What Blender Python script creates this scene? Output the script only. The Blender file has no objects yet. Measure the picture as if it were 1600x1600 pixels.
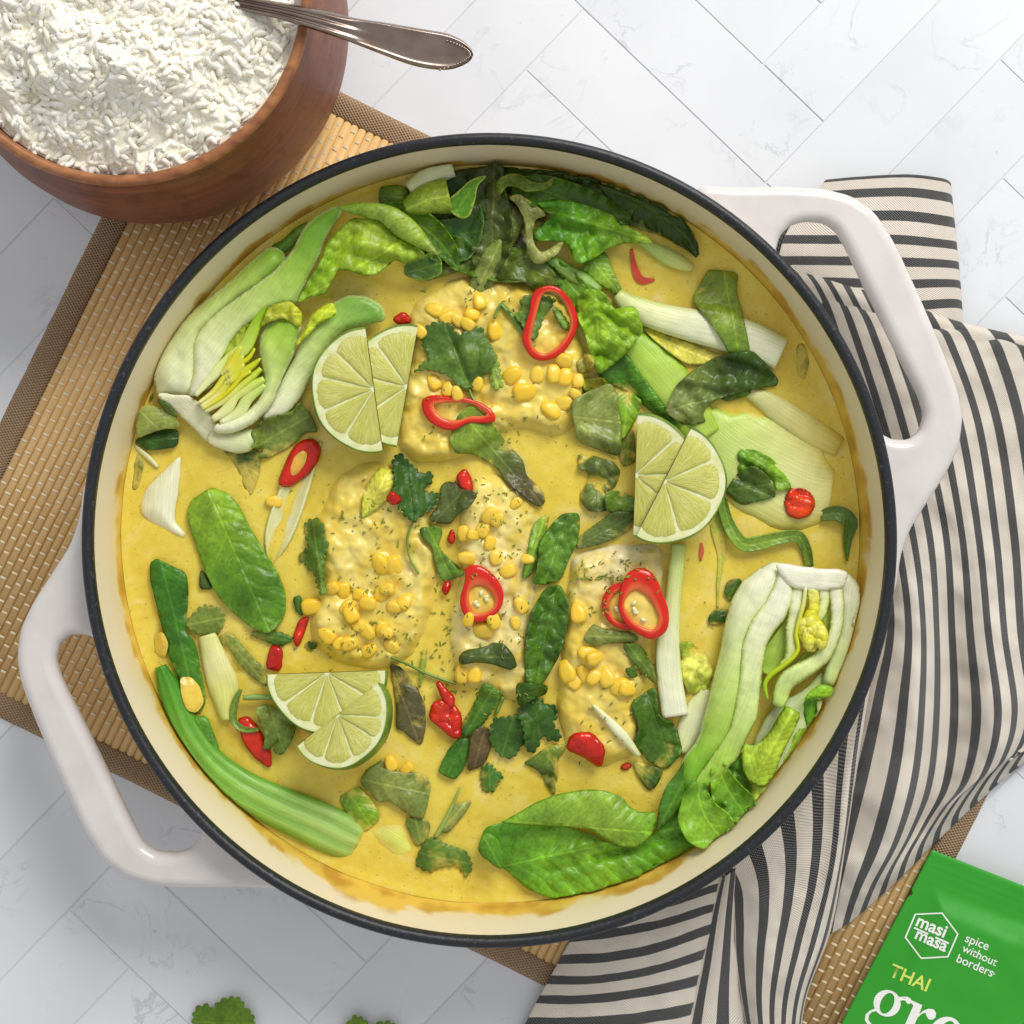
import bpy, bmesh, math, random
import numpy as np
from mathutils import Vector, noise, geometry, Matrix, Euler
random.seed(7)
R = math.radians
scene = bpy.context.scene
col = scene.collection

# ------------------------------------------------------------ camera, light, exposure
CAM_H, FPX, NX, NY = 0.70, 2560.0, 800.0, 620.0
cam_d = bpy.data.cameras.new('camera')
cam_d.sensor_width = 36.0
cam_d.lens = FPX / 1600.0 * 36.0
cam_d.shift_y = -(800.0 - NY) / 1600.0
cam_d.clip_start = 0.02
cam_d.clip_end = 20.0
cam = bpy.data.objects.new('camera', cam_d)
cam.location = (0, 0, CAM_H)
col.objects.link(cam)
scene.camera = cam

world = bpy.data.worlds.new('World')
scene.world = world
world.use_nodes = True
bg = world.node_tree.nodes['Background']
bg.inputs[0].default_value = (0.99, 0.99, 1.0, 1)
bg.inputs[1].default_value = 0.53

def area_light(name, loc, target, sx, sy, power, color):
    d = bpy.data.lights.new(name, 'AREA')
    d.shape = 'RECTANGLE'; d.size = sx; d.size_y = sy
    d.energy = power; d.color = color
    o = bpy.data.objects.new(name, d)
    o.location = loc
    o.rotation_euler = (Vector(target) - Vector(loc)).to_track_quat('-Z', 'Y').to_euler()
    col.objects.link(o)
    return o
# a big window beyond the top right of the table
area_light('window_light', (0.55, 1.10, 1.05), (0.02, -0.03, 0.0), 0.85, 0.75, 24.5, (1.0, 0.975, 0.935))

scene.view_settings.view_transform = 'Standard'
scene.view_settings.look = 'None'
scene.view_settings.exposure = -0.03
scene.view_settings.gamma = 1.0
scene.view_settings.use_curve_mapping = False

# ------------------------------------------------------------ helpers
SOUP = 28.0
def kmm(z):
    return (CAM_H * 1000.0 - z) / FPX
def W(px, py, z):
    k = kmm(z) / 1000.0
    return Vector(((px - NX) * k, -(py - NY) * k, z / 1000.0))
PANC = W(764.5, 845, 60)
def WI(px, py, z):
    '''as W, but food inside the pan stays inside its wall'''
    v = W(px, py, z)
    if z < 20: return v
    lim = (149.4 + 4.5 * (max(0.0, z - 26) / 31.0)**.9) / 1000
    dx, dy = v.x - PANC.x, v.y - PANC.y; r = math.hypot(dx, dy)
    if r > lim: v.x = PANC.x + dx * lim / r; v.y = PANC.y + dy * lim / r
    return v
def lin(c):
    c = c / 255.0
    return c / 12.92 if c <= 0.04045 else ((c + 0.055) / 1.055) ** 2.4
def hexc(h):
    h = h.lstrip('#')
    return (lin(int(h[0:2], 16)), lin(int(h[2:4], 16)), lin(int(h[4:6], 16)))
def mixc(a, b, t):
    return (a[0]+(b[0]-a[0])*t, a[1]+(b[1]-a[1])*t, a[2]+(b[2]-a[2])*t)
def grad(stops, t):
    n = len(stops)
    if n == 1: return stops[0]
    f = max(0.0, min(0.9999, t)) * (n - 1)
    i = int(f)
    return mixc(stops[i], stops[i+1], f - i)
def nz(x, y, z=0.0):
    return noise.noise(Vector((x, y, z)))
def fbm(x, y, z=0.0, o=4):
    s, a = 0.0, 1.0
    for i in range(o):
        s += a * noise.noise(Vector((x, y, z + i * 7.3))); x *= 2.03; y *= 2.03; a *= 0.5
    return s
def sstep(a, b, x):
    t = max(0.0, min(1.0, (x - a) / (b - a)))
    return t * t * (3 - 2 * t)
RG = {2: (220, 240, .3125), 3: (600, 220, .3125), 4: (880, 300, .3125), 5: (180, 600, .325), 6: (440, 680, .3125),
      7: (800, 760, .375), 8: (200, 960, .375), 16: (660, 1180, .3625), 0: (0, 0, 1), 21: (220, 400, .2), 22: (420, 300, .1875),
      23: (1060, 870, .1875), 24: (1040, 1080, .1875), 25: (620, 240, .175), 26: (640, 1040, .1625), 31: (1300, 1300, .1875), 15: (330, 0, .26875)}
def zz(reg, pts):
    ox, oy, s = RG[reg]
    return [(ox + p[0] * s, oy + p[1] * s) + tuple(p[2:]) for p in pts]

def tag(o, label=None, cat=None, group=None, kind=None):
    if label: o['label'] = label
    if cat: o['category'] = cat
    if group: o['group'] = group
    if kind: o['kind'] = kind
    return o
def thing(name, label, cat, loc, group=None):
    o = bpy.data.objects.new(name, None)
    o.empty_display_size = 0.01
    o.location = loc
    col.objects.link(o)
    return tag(o, label, cat, group)
def link_obj(name, me, parent=None, loc=(0, 0, 0)):
    o = bpy.data.objects.new(name, me)
    col.objects.link(o)
    if parent is not None:
        o.parent = parent
        o.location = Vector(loc) - abs_loc(parent)
    else:
        o.location = loc
    return o
def abs_loc(o):
    v = Vector(o.location)
    while o.parent is not None:
        o = o.parent; v = v + Vector(o.location)
    return v
def mk(name, verts, faces, mat, parent=None, cols=None, uvs=None, smooth=True, solid=0.0, recenter=True):
    me = bpy.data.meshes.new(name)
    va = np.array([tuple(v) for v in verts], dtype=np.float64)
    if recenter:
        org = Vector((float(va[:, 0].mean()), float(va[:, 1].mean()), float(va[:, 2].min())))
    else:
        org = Vector((0, 0, 0))
    va = va - np.array(org)
    me.from_pydata([tuple(v) for v in va], [], faces)
    if smooth:
        me.polygons.foreach_set('use_smooth', [True] * len(me.polygons))
    if cols is not None:
        at = me.color_attributes.new('Col', 'FLOAT_COLOR', 'POINT')
        ca = np.ones((len(verts), 4), dtype=np.float32)
        ca[:, :3] = np.array(cols, dtype=np.float32)
        at.data.foreach_set('color', ca.ravel())
    if uvs is not None:
        ul = me.uv_layers.new(name='UVMap')
        li = np.zeros(len(me.loops), dtype=np.int32)
        me.loops.foreach_get('vertex_index', li)
        ua = np.array(uvs, dtype=np.float32)[li]
        ul.data.foreach_set('uv', ua.ravel())
    me.materials.append(mat)
    me.validate()
    o = link_obj(name, me, parent, org)
    if solid > 0:
        m = o.modifiers.new('thickness', 'SOLIDIFY')
        m.thickness = solid / 1000.0; m.offset = -1.0
    return o
def catmull(p, closed=False, n=8):
    P_ = [np.array(q, dtype=float) for q in p]
    N = len(P_); out = []
    rng = range(N) if closed else range(N - 1)
    for i in rng:
        if closed:
            a, b, c, d = P_[(i-1) % N], P_[i], P_[(i+1) % N], P_[(i+2) % N]
        else:
            a, b, c, d = P_[max(i-1, 0)], P_[i], P_[i+1], P_[min(i+2, N-1)]
        for j in range(n):
            t = j / n
            out.append(0.5 * ((2*b) + (c-a)*t + (2*a-5*b+4*c-d)*t*t + (3*b-a-3*c+d)*t**3))
    if not closed: out.append(P_[-1])
    return np.array(out)
def chaikin(p, it=2):
    p = [np.array(q[:2], dtype=float) for q in p]
    for _ in range(it):
        q = []
        for i in range(len(p)):
            a, b = p[i], p[(i+1) % len(p)]
            q.append(a*.84 + b*.16); q.append(a*.16 + b*.84)
        p = q
    return np.array(p)
def resample(p, sp, closed=True):
    p = np.array(p, dtype=float)
    if closed: p = np.vstack([p, p[:1]])
    d = np.sqrt(((p[1:] - p[:-1])**2).sum(1))
    s = np.concatenate([[0], np.cumsum(d)])
    n = max(6, int(s[-1] / sp))
    t = np.linspace(0, s[-1], n + 1)
    if closed: t = t[:-1]
    return np.stack([np.interp(t, s, p[:, i]) for i in range(p.shape[1])], 1)
def pip(poly, pts):
    x, y = pts[:, 0], pts[:, 1]
    ins = np.zeros(len(pts), dtype=bool)
    n = len(poly)
    for i in range(n):
        x0, y0 = poly[i]; x1, y1 = poly[(i+1) % n]
        if y0 == y1: continue
        c = ((y0 > y) != (y1 > y)) & (x < (x1-x0) * (y-y0) / (y1-y0) + x0)
        ins ^= c
    return ins

# height map over the picture grid: what a new piece of food comes to rest on
CELL = 4
HF = np.full((400, 400), SOUP)
def boxblur(a, r):
    for ax in (0, 1):
        c = np.cumsum(np.pad(a, [(r+1, r) if i == ax else (0, 0) for i in (0, 1)], mode='edge'), axis=ax)
        if ax == 0: a = (c[2*r+1:, :] - c[:-2*r-1, :]) / (2*r+1)
        else: a = (c[:, 2*r+1:] - c[:, :-2*r-1]) / (2*r+1)
    return a
def drape(pts, r=4):
    b = boxblur(HF, r)
    pd = np.pad(HF, 1, mode='edge')
    s = np.max(np.stack([pd[i:i+400, j:j+400] for i in range(3) for j in range(3)]), axis=0)
    s = boxblur(s, 1)
    out = []
    for p in pts:
        i = int(max(0, min(399, p[1] / CELL))); j = int(max(0, min(399, p[0] / CELL)))
        out.append(max(b[i, j], s[i, j]))
    return np.array(out)
def stamp(pts, zs):
    for p, z in zip(pts, zs):
        i = int(p[1] / CELL); j = int(p[0] / CELL)
        if 0 <= i < 400 and 0 <= j < 400 and z > HF[i, j]: HF[i, j] = z

# ------------------------------------------------------------ materials
MATS = {}
class NT:
    def __init__(s, name):
        s.m = bpy.data.materials.new(name); s.m.use_nodes = True
        s.t = s.m.node_tree; s.n = s.t.nodes; s.l = s.t.links
        s.b = s.n['Principled BSDF']; MATS[name] = s.m
    def new(s, typ, **kw):
        nd = s.n.new(typ)
        for k, v in kw.items(): setattr(nd, k, v)
        return nd
    def put(s, sock, v):
        if hasattr(v, 'is_linked') or isinstance(v, bpy.types.NodeSocket): s.l.new(v, sock)
        elif isinstance(v, tuple) and len(v) == 3 and len(sock.default_value) == 4: sock.default_value = v + (1,)
        else: sock.default_value = v
    def math(s, op, a, b=None, c=None, clamp=False):
        nd = s.new('ShaderNodeMath', operation=op, use_clamp=clamp)
        s.put(nd.inputs[0], a)
        if b is not None: s.put(nd.inputs[1], b)
        if c is not None: s.put(nd.inputs[2], c)
        return nd.outputs[0]
    def noise(s, vec, scale, detail=3, rough=.5, dist=0):
        nd = s.new('ShaderNodeTexNoise')
        if vec is not None: s.l.new(vec, nd.inputs['Vector'])
        nd.inputs['Scale'].default_value = scale; nd.inputs['Detail'].default_value = detail
        nd.inputs['Roughness'].default_value = rough; nd.inputs['Distortion'].default_value = dist
        return nd.outputs['Fac']
    def rng(s, v, a, b, c=0.0, d=1.0, smooth=False):
        nd = s.new('ShaderNodeMapRange'); nd.clamp = True
        if smooth: nd.interpolation_type = 'SMOOTHSTEP'
        s.put(nd.inputs[0], v)
        for i, q in enumerate((a, b, c, d)): nd.inputs[i+1].default_value = q
        return nd.outputs[0]
    def mix(s, f, a, b, blend='MIX'):
        nd = s.new('ShaderNodeMix', data_type='RGBA', blend_type=blend)
        s.put(nd.inputs[0], f); s.put(nd.inputs[6], a); s.put(nd.inputs[7], b)
        return nd.outputs[2]
    def obj(s): return s.new('ShaderNodeTexCoord').outputs['Object']
    def geo(s): return s.new('ShaderNodeNewGeometry').outputs['Position']
    def uv(s): return s.new('ShaderNodeTexCoord').outputs['UV']
    def scale(s, v, sc):
        nd = s.new('ShaderNodeMapping'); s.l.new(v, nd.inputs[0]); nd.inputs['Scale'].default_value = sc
        return nd.outputs[0]
    def sep(s, v):
        nd = s.new('ShaderNodeSeparateXYZ'); s.l.new(v, nd.inputs[0]); return nd.outputs
    def colattr(s):
        return s.new('ShaderNodeAttribute', attribute_name='Col').outputs['Color']
    def bump(s, h, strength=.3, dist=.001, prev=None):
        nd = s.new('ShaderNodeBump'); nd.inputs['Strength'].default_value = strength; nd.inputs['Distance'].default_value = dist
        s.l.new(h, nd.inputs['Height'])
        if prev is not None: s.l.new(prev, nd.inputs['Normal'])
        return nd.outputs[0]
    def rand(s): return s.new('ShaderNodeObjectInfo').outputs['Random']
    def done(s, base=None, rough=None, normal=None, **kw):
        if base is not None: s.put(s.b.inputs['Base Color'], base)
        if rough is not None: s.put(s.b.inputs['Roughness'], rough)
        if normal is not None: s.l.new(normal, s.b.inputs['Normal'])
        for k, v in kw.items(): s.put(s.b.inputs[k.replace('_', ' ')], v)
        return s.m

def sauce_coat(t, b, lo=.0281, hi=.0298, amt=.9):
    '''wet sauce clinging to whatever dips into it: follows the liquid level, broken up by noise'''
    p = t.geo(); z = t.sep(p)[2]
    n = t.noise(p, 120, 4, .6)
    zn = t.math('ADD', z, t.math('MULTIPLY', t.math('SUBTRACT', n, .5), -.0042))
    f = t.rng(zn, lo, hi, amt, 0, True)
    return t.mix(f, b, t.mix(t.noise(p, 300, 3), hexc('E8D464'), hexc('DFC654')))
def make_leaf(name, coat=True, freq=5.0, vein=.5, rough=.32, pucker=.4, bdist=.0009):
    t = NT(name); c = t.colattr(); uv = t.uv(); x, y, _ = t.sep(uv)
    n1 = t.noise(uv, 3.0, 3)
    ay = t.math('ABSOLUTE', y)
    ph = t.math('MULTIPLY_ADD', x, freq, t.math('MULTIPLY', t.math('POWER', ay, .85), -freq * .9))
    ph = t.math('ADD', ph, t.math('MULTIPLY', t.math('SIGN', y), .25))
    ph = t.math('ADD', ph, t.math('MULTIPLY', n1, 1.1))
    pp = t.math('PINGPONG', ph, .5)
    side = t.rng(pp, 0.0, .055, 1, 0, True)
    n2 = t.noise(uv, 16.0, 3)
    ret = t.new('ShaderNodeTexVoronoi', feature='DISTANCE_TO_EDGE'); t.l.new(uv, ret.inputs['Vector']); ret.inputs['Scale'].default_value = 13.0
    retl = t.rng(ret.outputs['Distance'], 0, .05, .16, 0)
    mid = t.rng(ay, .008, .028, 1, 0, True)
    line = t.math('MAXIMUM', t.math('MAXIMUM', mid, t.math('MULTIPLY', side, .75)), retl)
    lighter = t.mix(1.0, t.mix(1.0, c, (1.9, 1.7, 1.7), 'MULTIPLY'), (.012, .016, .006), 'ADD')
    b = t.mix(t.math('MULTIPLY', line, vein), c, lighter)
    mot = t.rng(t.math('ADD', t.math('MULTIPLY', n2, .5), t.math('MULTIPLY', t.noise(uv, 5, 4, .6), .5)), .36, .64, .76, 1.22); mc = t.new('ShaderNodeCombineColor')
    for i in range(3): t.l.new(mot, mc.inputs[i])
    b = t.mix(1.0, b, mc.outputs[0], 'MULTIPLY')
    if coat: b = sauce_coat(t, b)
    h = t.math('ADD', t.math('MULTIPLY', t.rng(pp, 0, .3, 0, 1, True), pucker), t.math('MULTIPLY', n2, .22))
    h = t.math('SUBTRACT', h, t.math('MULTIPLY', mid, .6))
    h = t.math('ADD', h, t.math('MULTIPLY', t.rng(ret.outputs['Distance'], 0, .3), .07))
    t.done(b, t.rng(n2, .3, .7, rough - .08, rough + .12), t.bump(h, .32, bdist), Specular_IOR_Level=.42)
    t.put(t.b.inputs['Subsurface Weight'], 0.0)
    # thin blade: some light passes through
    tr = t.new('ShaderNodeBsdfTranslucent'); t.l.new(b, tr.inputs['Color'])
    ms = t.new('ShaderNodeMixShader'); ms.inputs[0].default_value = .12
    t.l.new(t.b.outputs[0], ms.inputs[1]); t.l.new(tr.outputs[0], ms.inputs[2])
    t.l.new(ms.outputs[0], t.n['Material Output'].inputs['Surface'])
    return t.m
make_leaf('leaf')
make_leaf('leaf_fine', freq=9.0, vein=.3, pucker=.35)
make_leaf('basil', freq=3.2, vein=.35, pucker=.7, bdist=.0017, rough=.32)
make_leaf('herb_dry', coat=False, freq=7.0, vein=.5, pucker=.2, rough=.45, bdist=.0007)
make_leaf('herb', freq=7.0, vein=.5, pucker=.2, rough=.40, bdist=.0007)

def make_stalk(name, rough=.3, cross=0.0, coat=True):
    t = NT(name); c = t.colattr(); uv = t.uv()
    st = t.noise(t.scale(uv, (1.5, 42, 1)), 1.0, 4, .6)
    fine = t.noise(uv, 30, 3)
    f = t.rng(st, .32, .68, .87, 1.06)
    mc = t.new('ShaderNodeCombineColor')
    for i in range(3): t.l.new(f, mc.inputs[i])
    b = t.mix(1.0, c, mc.outputs[0], 'MULTIPLY')
    if coat: b = sauce_coat(t, b, .0276, .0289, .8)
    h = t.math('ADD', st, t.math('MULTIPLY', fine, .25))
    if cross:
        cr = t.noise(t.scale(uv, (26, 5, 1)), 1.0, 2)
        h = t.math('ADD', h, t.math('MULTIPLY', cr, cross))
    t.done(b, t.rng(fine, .3, .7, rough - .08, rough + .1), t.bump(h, .38, .0006), Specular_IOR_Level=.45)
    t.put(t.b.inputs['Subsurface Weight'], .18); t.b.inputs['Subsurface Radius'].default_value = (.8, 1.0, .4); t.b.inputs['Subsurface Scale'].default_value = .003
    return t.m
make_stalk('stalk'); make_stalk('stalk_dry', coat=False); make_stalk('stalk_cut', .35, .45)

def simple(name, base, rough=.5, bscale=None, bstr=.2, bdist=.0006, var=None, vscale=40, **kw):
    t = NT(name); p = t.obj(); b = hexc(base) if isinstance(base, str) else base
    if var:
        b = t.mix(t.rng(t.noise(p, vscale, 4), .35, .65), b, hexc(var))
    nrm = t.bump(t.noise(p, bscale, 4), bstr, bdist) if bscale else None
    return t.done(b, rough, nrm, **kw)

# ------------------------------------------------------------ generic builders (all take picture coordinates and true heights in mm)
LEAFY = ('leaf', 'leaf_fine', 'basil', 'herb', 'herb_dry')
def warm(c, mat):
    if mat in LEAFY: return (c[0]*1.32, c[1]*1.06, c[2]*.55)
    if mat in ('stalk', 'stalk_cut'):
        l = .3*c[0] + .6*c[1] + .1*c[2]; k = 1.10
        return tuple(max(.01, (l + (q - l) * k) * m) for q, m in zip(c, (.97, .985, .86)))
    return c
def patch(name, pts, mat, cols, lift=.6, base=None, dome=1.0, dw=None, wave=.8, ws=60, axis=None, tilt=(0, 0), folds=(), serr=None,
          th=.5, parent=None, sp=4.5, smooth=2, cvar=.18, edge=None, seed=0.0, edgew=8, fine=0.0, st=True, br=4, rip=0.0, rl=26, fsc=9.0):
    if mat in LEAFY:
        dome *= .4; wave *= 1.2; th = min(th, .3)
        cc_ = np.mean(np.array([q[:2] for q in pts], float), axis=0); gr = 1.0 if parent is not None else 1.05
        pts = [tuple(cc_ + (np.array(q[:2]) - cc_) * gr) for q in pts]
        if smooth == 2: smooth = 1
    out = chaikin(pts, smooth) if smooth else np.array([p[:2] for p in pts], float)
    bd = resample(out, sp if not serr else min(sp, serr[1] / 5.0))
    if serr:                                    # toothed edge
        amp, per = serr
        nb = len(bd); d = np.sqrt(((np.roll(bd, -1, 0) - bd)**2).sum(1)); s = np.concatenate([[0], np.cumsum(d)])
        kk = max(3, round(s[-1] / per)); per = s[-1] / kk
        tg = np.roll(bd, -2, 0) - np.roll(bd, 2, 0); tg /= (np.sqrt((tg**2).sum(1))[:, None] + 1e-9)
        nr = np.stack([tg[:, 1], -tg[:, 0]], 1)
        area = 0.5 * np.sum(bd[:, 0]*np.roll(bd[:, 1], -1) - np.roll(bd[:, 0], -1)*bd[:, 1])
        if area < 0: nr = -nr
        ph = s[:-1] / per + .12 * np.sin(s[:-1] / per * 1.7 + seed)
        off = (np.abs(np.sin(math.pi * ph))**.6 - .5) * amp
        bd = bd + nr * off[:, None]
    x0, y0 = bd.min(0); x1, y1 = bd.max(0)
    gx, gy = np.meshgrid(np.arange(x0, x1, sp), np.arange(y0, y1, sp * .87))
    gx = gx + (np.arange(gx.shape[0]) % 2)[:, None] * sp * .5
    g = np.stack([gx.ravel(), gy.ravel()], 1)
    g = g[pip(bd, g)]
    if len(g):
        dd = np.sqrt(((g[:, None, :] - bd[None, :, :])**2).sum(2)).min(1)
        g = g[dd > sp * .45]
    allp = np.vstack([bd, g]); n = len(bd)
    vo, eo, fo, *_ = geometry.delaunay_2d_cdt([Vector(p) for p in allp], [(i, (i+1) % n) for i in range(n)], [], 1, 1e-4)
    V = np.array([tuple(v) for v in vo]); F = [tuple(f) for f in fo]
    dist = np.sqrt(((V[:, None, :] - bd[None, :, :])**2).sum(2)).min(1)
    mx = dist.max()
    w = dw or max(mx, 1)
    t = np.minimum(dist / w, 1)
    zb = drape(V, br) if base is None else np.full(len(V), float(base))
    ctr = V.mean(0)
    if axis is None:
        u, s_, vt = np.linalg.svd(V - ctr, full_matrices=False); ax = vt[0]
        pr = (V - ctr) @ ax; A = ctr + ax * pr.min(); B = ctr + ax * pr.max()
    else:
        A, B = np.array(axis[0], float), np.array(axis[1], float)
    L = np.sqrt(((B - A)**2).sum()); ax = (B - A) / L; nx = np.array([-ax[1], ax[0]])
    U = (V - A) @ ax; Vv = (V - A) @ nx
    z = zb + lift + dome * (1 - (1 - t)**2) + tilt[0] * (V[:, 0] - ctr[0]) / 100 + tilt[1] * (V[:, 1] - ctr[1]) / 100
    sd = seed + ctr[0] * .013 + ctr[1] * .007
    cl = [warm(hexc(c), mat) for c in cols]; ec = warm(hexc(edge), mat) if edge else None
    C = []
    for i in range(len(V)):
        x, y = V[i]
        z[i] += wave * fbm(x / ws, y / ws, sd, 3)
        if mat in LEAFY: z[i] += wave * (.12 if mat == 'herb' else .38) * (1 - 2.4 * abs(nz((U[i] - abs(Vv[i]) * .7) / 17, Vv[i] / 55, sd + 20)))
        if fine: z[i] += fine * fbm(x / fsc, y / fsc, sd + 3, 3)
        if rip: z[i] += .5 * rip * (1 - t[i])**1.5 * math.sin((U[i] + abs(Vv[i]) * .4) / rl * 2 * math.pi + 3 * nz(x / 50, y / 50, sd))
        c = grad(cl, U[i] / L)
        f = 1 + cvar * 2 * nz(x / 28, y / 28, sd + 9)
        c = (c[0]*f, c[1]*f, c[2]*f)
        if ec: c = mixc(ec, c, sstep(0, edgew, dist[i]))
        C.append(c)
    for (fx0, fy0, fx1, fy1, amp, wd) in folds:
        a = np.array((fx0, fy0)); b = np.array((fx1, fy1)); ab = b - a
        tt = np.clip(((V - a) @ ab) / (ab @ ab), 0, 1)
        dl = np.sqrt(((V - (a + tt[:, None] * ab))**2).sum(1))
        z += amp * np.exp(-(dl / wd)**2)
    if st: stamp(V, z)
    return mk(name, [WI(V[i, 0], V[i, 1], z[i]) for i in range(len(V))], F, MATS[mat], parent, C, np.stack([U / 100, Vv / 100], 1), solid=th)

def loft(name, spine, mat, cols, th=3.0, base=None, trough=0.0, ribs=0.0, nr=4, parent=None, M=24, cedge=None, lift=0.0, seed=0.0,
         flat=.35, step=5.0, wob=.0, st=True, br=3, pw=.8, stripes=None):
    """a solid stalk: spine of (px, py, half width px, extra height mm)"""
    sp_ = catmull([tuple(p) + (0.0,) * (4 - len(p)) for p in spine], n=10)
    sp_ = resample(sp_, step, closed=False)
    n = len(sp_); tg = np.gradient(sp_[:, :2], axis=0); tg /= np.sqrt((tg**2).sum(1))[:, None]
    nr_ = np.stack([-tg[:, 1], tg[:, 0]], 1)
    zb = drape(sp_[:, :2], br) if base is None else np.full(n, float(base))
    zb = np.convolve(np.pad(zb, 4, mode='edge'), np.ones(9) / 9, mode='valid')
    s = np.concatenate([[0], np.cumsum(np.sqrt(((sp_[1:, :2] - sp_[:-1, :2])**2).sum(1)))])
    cl = [warm(hexc(c), mat) for c in cols]; ce = [warm(hexc(c), mat) for c in cedge] if cedge else None
    V, C, U, pk, zk = [], [], [], [], []
    for i in range(n):
        for j in range(M):
            a = 2 * math.pi * j / M
            la = math.cos(a); q = math.sin(a)
            zt = th * abs(q)**pw if q >= 0 else -th * flat * abs(q)
            if q >= 0: zt += -trough * (1 - la * la) + ribs * math.cos(la * math.pi * nr) * q
            hw = sp_[i, 2] * (1 + wob * nz(s[i] / 40, la * 2, seed))
            p = sp_[i, :2] + nr_[i] * la * hw
            z = zb[i] + sp_[i, 3] + lift + zt + .25 * nz(p[0] / 14, p[1] / 14, seed)
            V.append(WI(p[0], p[1], z)); U.append((s[i] / 100, la * hw / 100))
            if q >= 0: pk.append(p); zk.append(z)
            c = grad(cl, s[i] / s[-1])
            if ce: c = mixc(c, grad(ce, s[i] / s[-1]), abs(la)**2.2)
            if stripes: c = mixc(c, warm(hexc(stripes[0]), mat), stripes[2] * sstep(.1, .9, .5 - .5 * math.cos(la * math.pi * stripes[1])))
            f = 1 + .12 * nz(p[0] / 25, p[1] / 25, seed + 5); C.append((c[0]*f, c[1]*f, c[2]*f))
    F = []
    for i in range(n - 1):
        for j in range(M):
            k = (j + 1) % M
            F.append((i*M + j, i*M + k, (i+1)*M + k, (i+1)*M + j))
    for e in (0, n - 1):
        c0 = len(V); cc = sum((V[e*M + j] for j in range(M)), Vector()) / M
        V.append(cc); C.append(C[e*M]); U.append(U[e*M + M//4])
        for j in range(M):
            k = (j + 1) % M
            F.append((c0, e*M + k, e*M + j) if e == 0 else (c0, e*M + j, e*M + k))
    if st: stamp(pk, zk)
    return mk(name, V, F, MATS[mat], parent, C, U)

def sheet(name, spine, mat, cols, base=None, lift=.5, curl=(0, 0), parent=None, M=22, rip=0.0, rl=40, th=.5, cedge=None, seed=0.0, wave=.6,
          step=4.5, st=True, br=3, twist=None, midrib=0.0):
    """a leaf blade: spine of (px, py, left width px, right width px, extra height mm); curl = arc angle of each side (+ up)"""
    sp_ = catmull([tuple(p) + (0.0,) * (5 - len(p)) for p in spine], n=10)
    sp_ = resample(sp_, step, closed=False)
    n = len(sp_); tg = np.gradient(sp_[:, :2], axis=0); tg /= np.sqrt((tg**2).sum(1))[:, None]
    nr_ = np.stack([tg[:, 1], -tg[:, 0]], 1)            # left of travel in the picture (y down)
    zb = drape(sp_[:, :2], br) if base is None else np.full(n, float(base))
    zb = np.convolve(np.pad(zb, 4, mode='edge'), np.ones(9) / 9, mode='valid')
    s = np.concatenate([[0], np.cumsum(np.sqrt(((sp_[1:, :2] - sp_[:-1, :2])**2).sum(1)))])
    cl = [warm(hexc(c), mat) for c in cols]; ce = [warm(hexc(c), mat) for c in cedge] if cedge else None
    V, C, U, pk, zk = [], [], [], [], []
    def cv(a, t): return a if not isinstance(a, (list, tuple)) else float(np.interp(t, np.linspace(0, 1, len(a)), a))
    for i in range(n):
        t = s[i] / s[-1]; tw = cv(twist, t) if twist else 0.0
        for j in range(M + 1):
            v = -1 + 2 * j / M                            # +1 = left
            w = sp_[i, 2] if v > 0 else sp_[i, 3]
            a = cv(curl[0] if v > 0 else curl[1], t); av = abs(v)
            if abs(a) < .02: la, up = av * w, 0.0
            else: la, up = math.sin(a * av) / a * w, (1 - math.cos(a * av)) / a * w
            if v < 0: la = -la
            up = up * kmm(SOUP)
            if tw:
                lm = la * kmm(SOUP); la, up = (lm*math.cos(tw) - up*math.sin(tw)) / kmm(SOUP), lm*math.sin(tw) + up*math.cos(tw)
            p = sp_[i, :2] + nr_[i] * la
            z = zb[i] + sp_[i, 4] + lift + up
            z += rip * av**2 * math.sin(s[i] / rl * 2 * math.pi + (1.7 if v > 0 else 0) + 4 * nz(s[i] / 60, v, seed))
            z += wave * fbm(p[0] / 45, p[1] / 45, seed, 2) + midrib * math.exp(-(v / .09)**2)
            V.append(WI(p[0], p[1], z)); U.append((s[i] / 100, v * w / 100)); pk.append(p); zk.append(z)
            c = grad(cl, t)
            if ce: c = mixc(c, grad(ce, t), av**1.6)
            f = 1 + .2 * nz(p[0] / 25, p[1] / 25, seed + 5); C.append((c[0]*f, c[1]*f, c[2]*f))
    F = [(i*(M+1)+j, i*(M+1)+j+1, (i+1)*(M+1)+j+1, (i+1)*(M+1)+j) for i in range(n-1) for j in range(M)]
    if st: stamp(pk, zk)
    return mk(name, V, F, MATS[mat], parent, C, U, solid=th)

def lathe(name, prof, mat, ctr, parent=None, N=192, colf=None, closed=False):
    """prof: list of (radius mm, z mm)"""
    V, F, C = [], [], []
    m = len(prof)
    for i in range(N):
        a = 2 * math.pi * i / N
        for (r, z) in prof:
            V.append(Vector((ctr[0] + r/1000*math.cos(a), ctr[1] + r/1000*math.sin(a), z/1000)))
            if colf: C.append(colf(a, r, z))
    for i in range(N):
        k = (i + 1) % N
        for j in range(m if closed else m - 1):
            l = (j + 1) % m
            F.append((i*m + j, k*m + j, k*m + l, i*m + l))
    return mk(name, V, F, mat, parent, C if colf else None)

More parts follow.
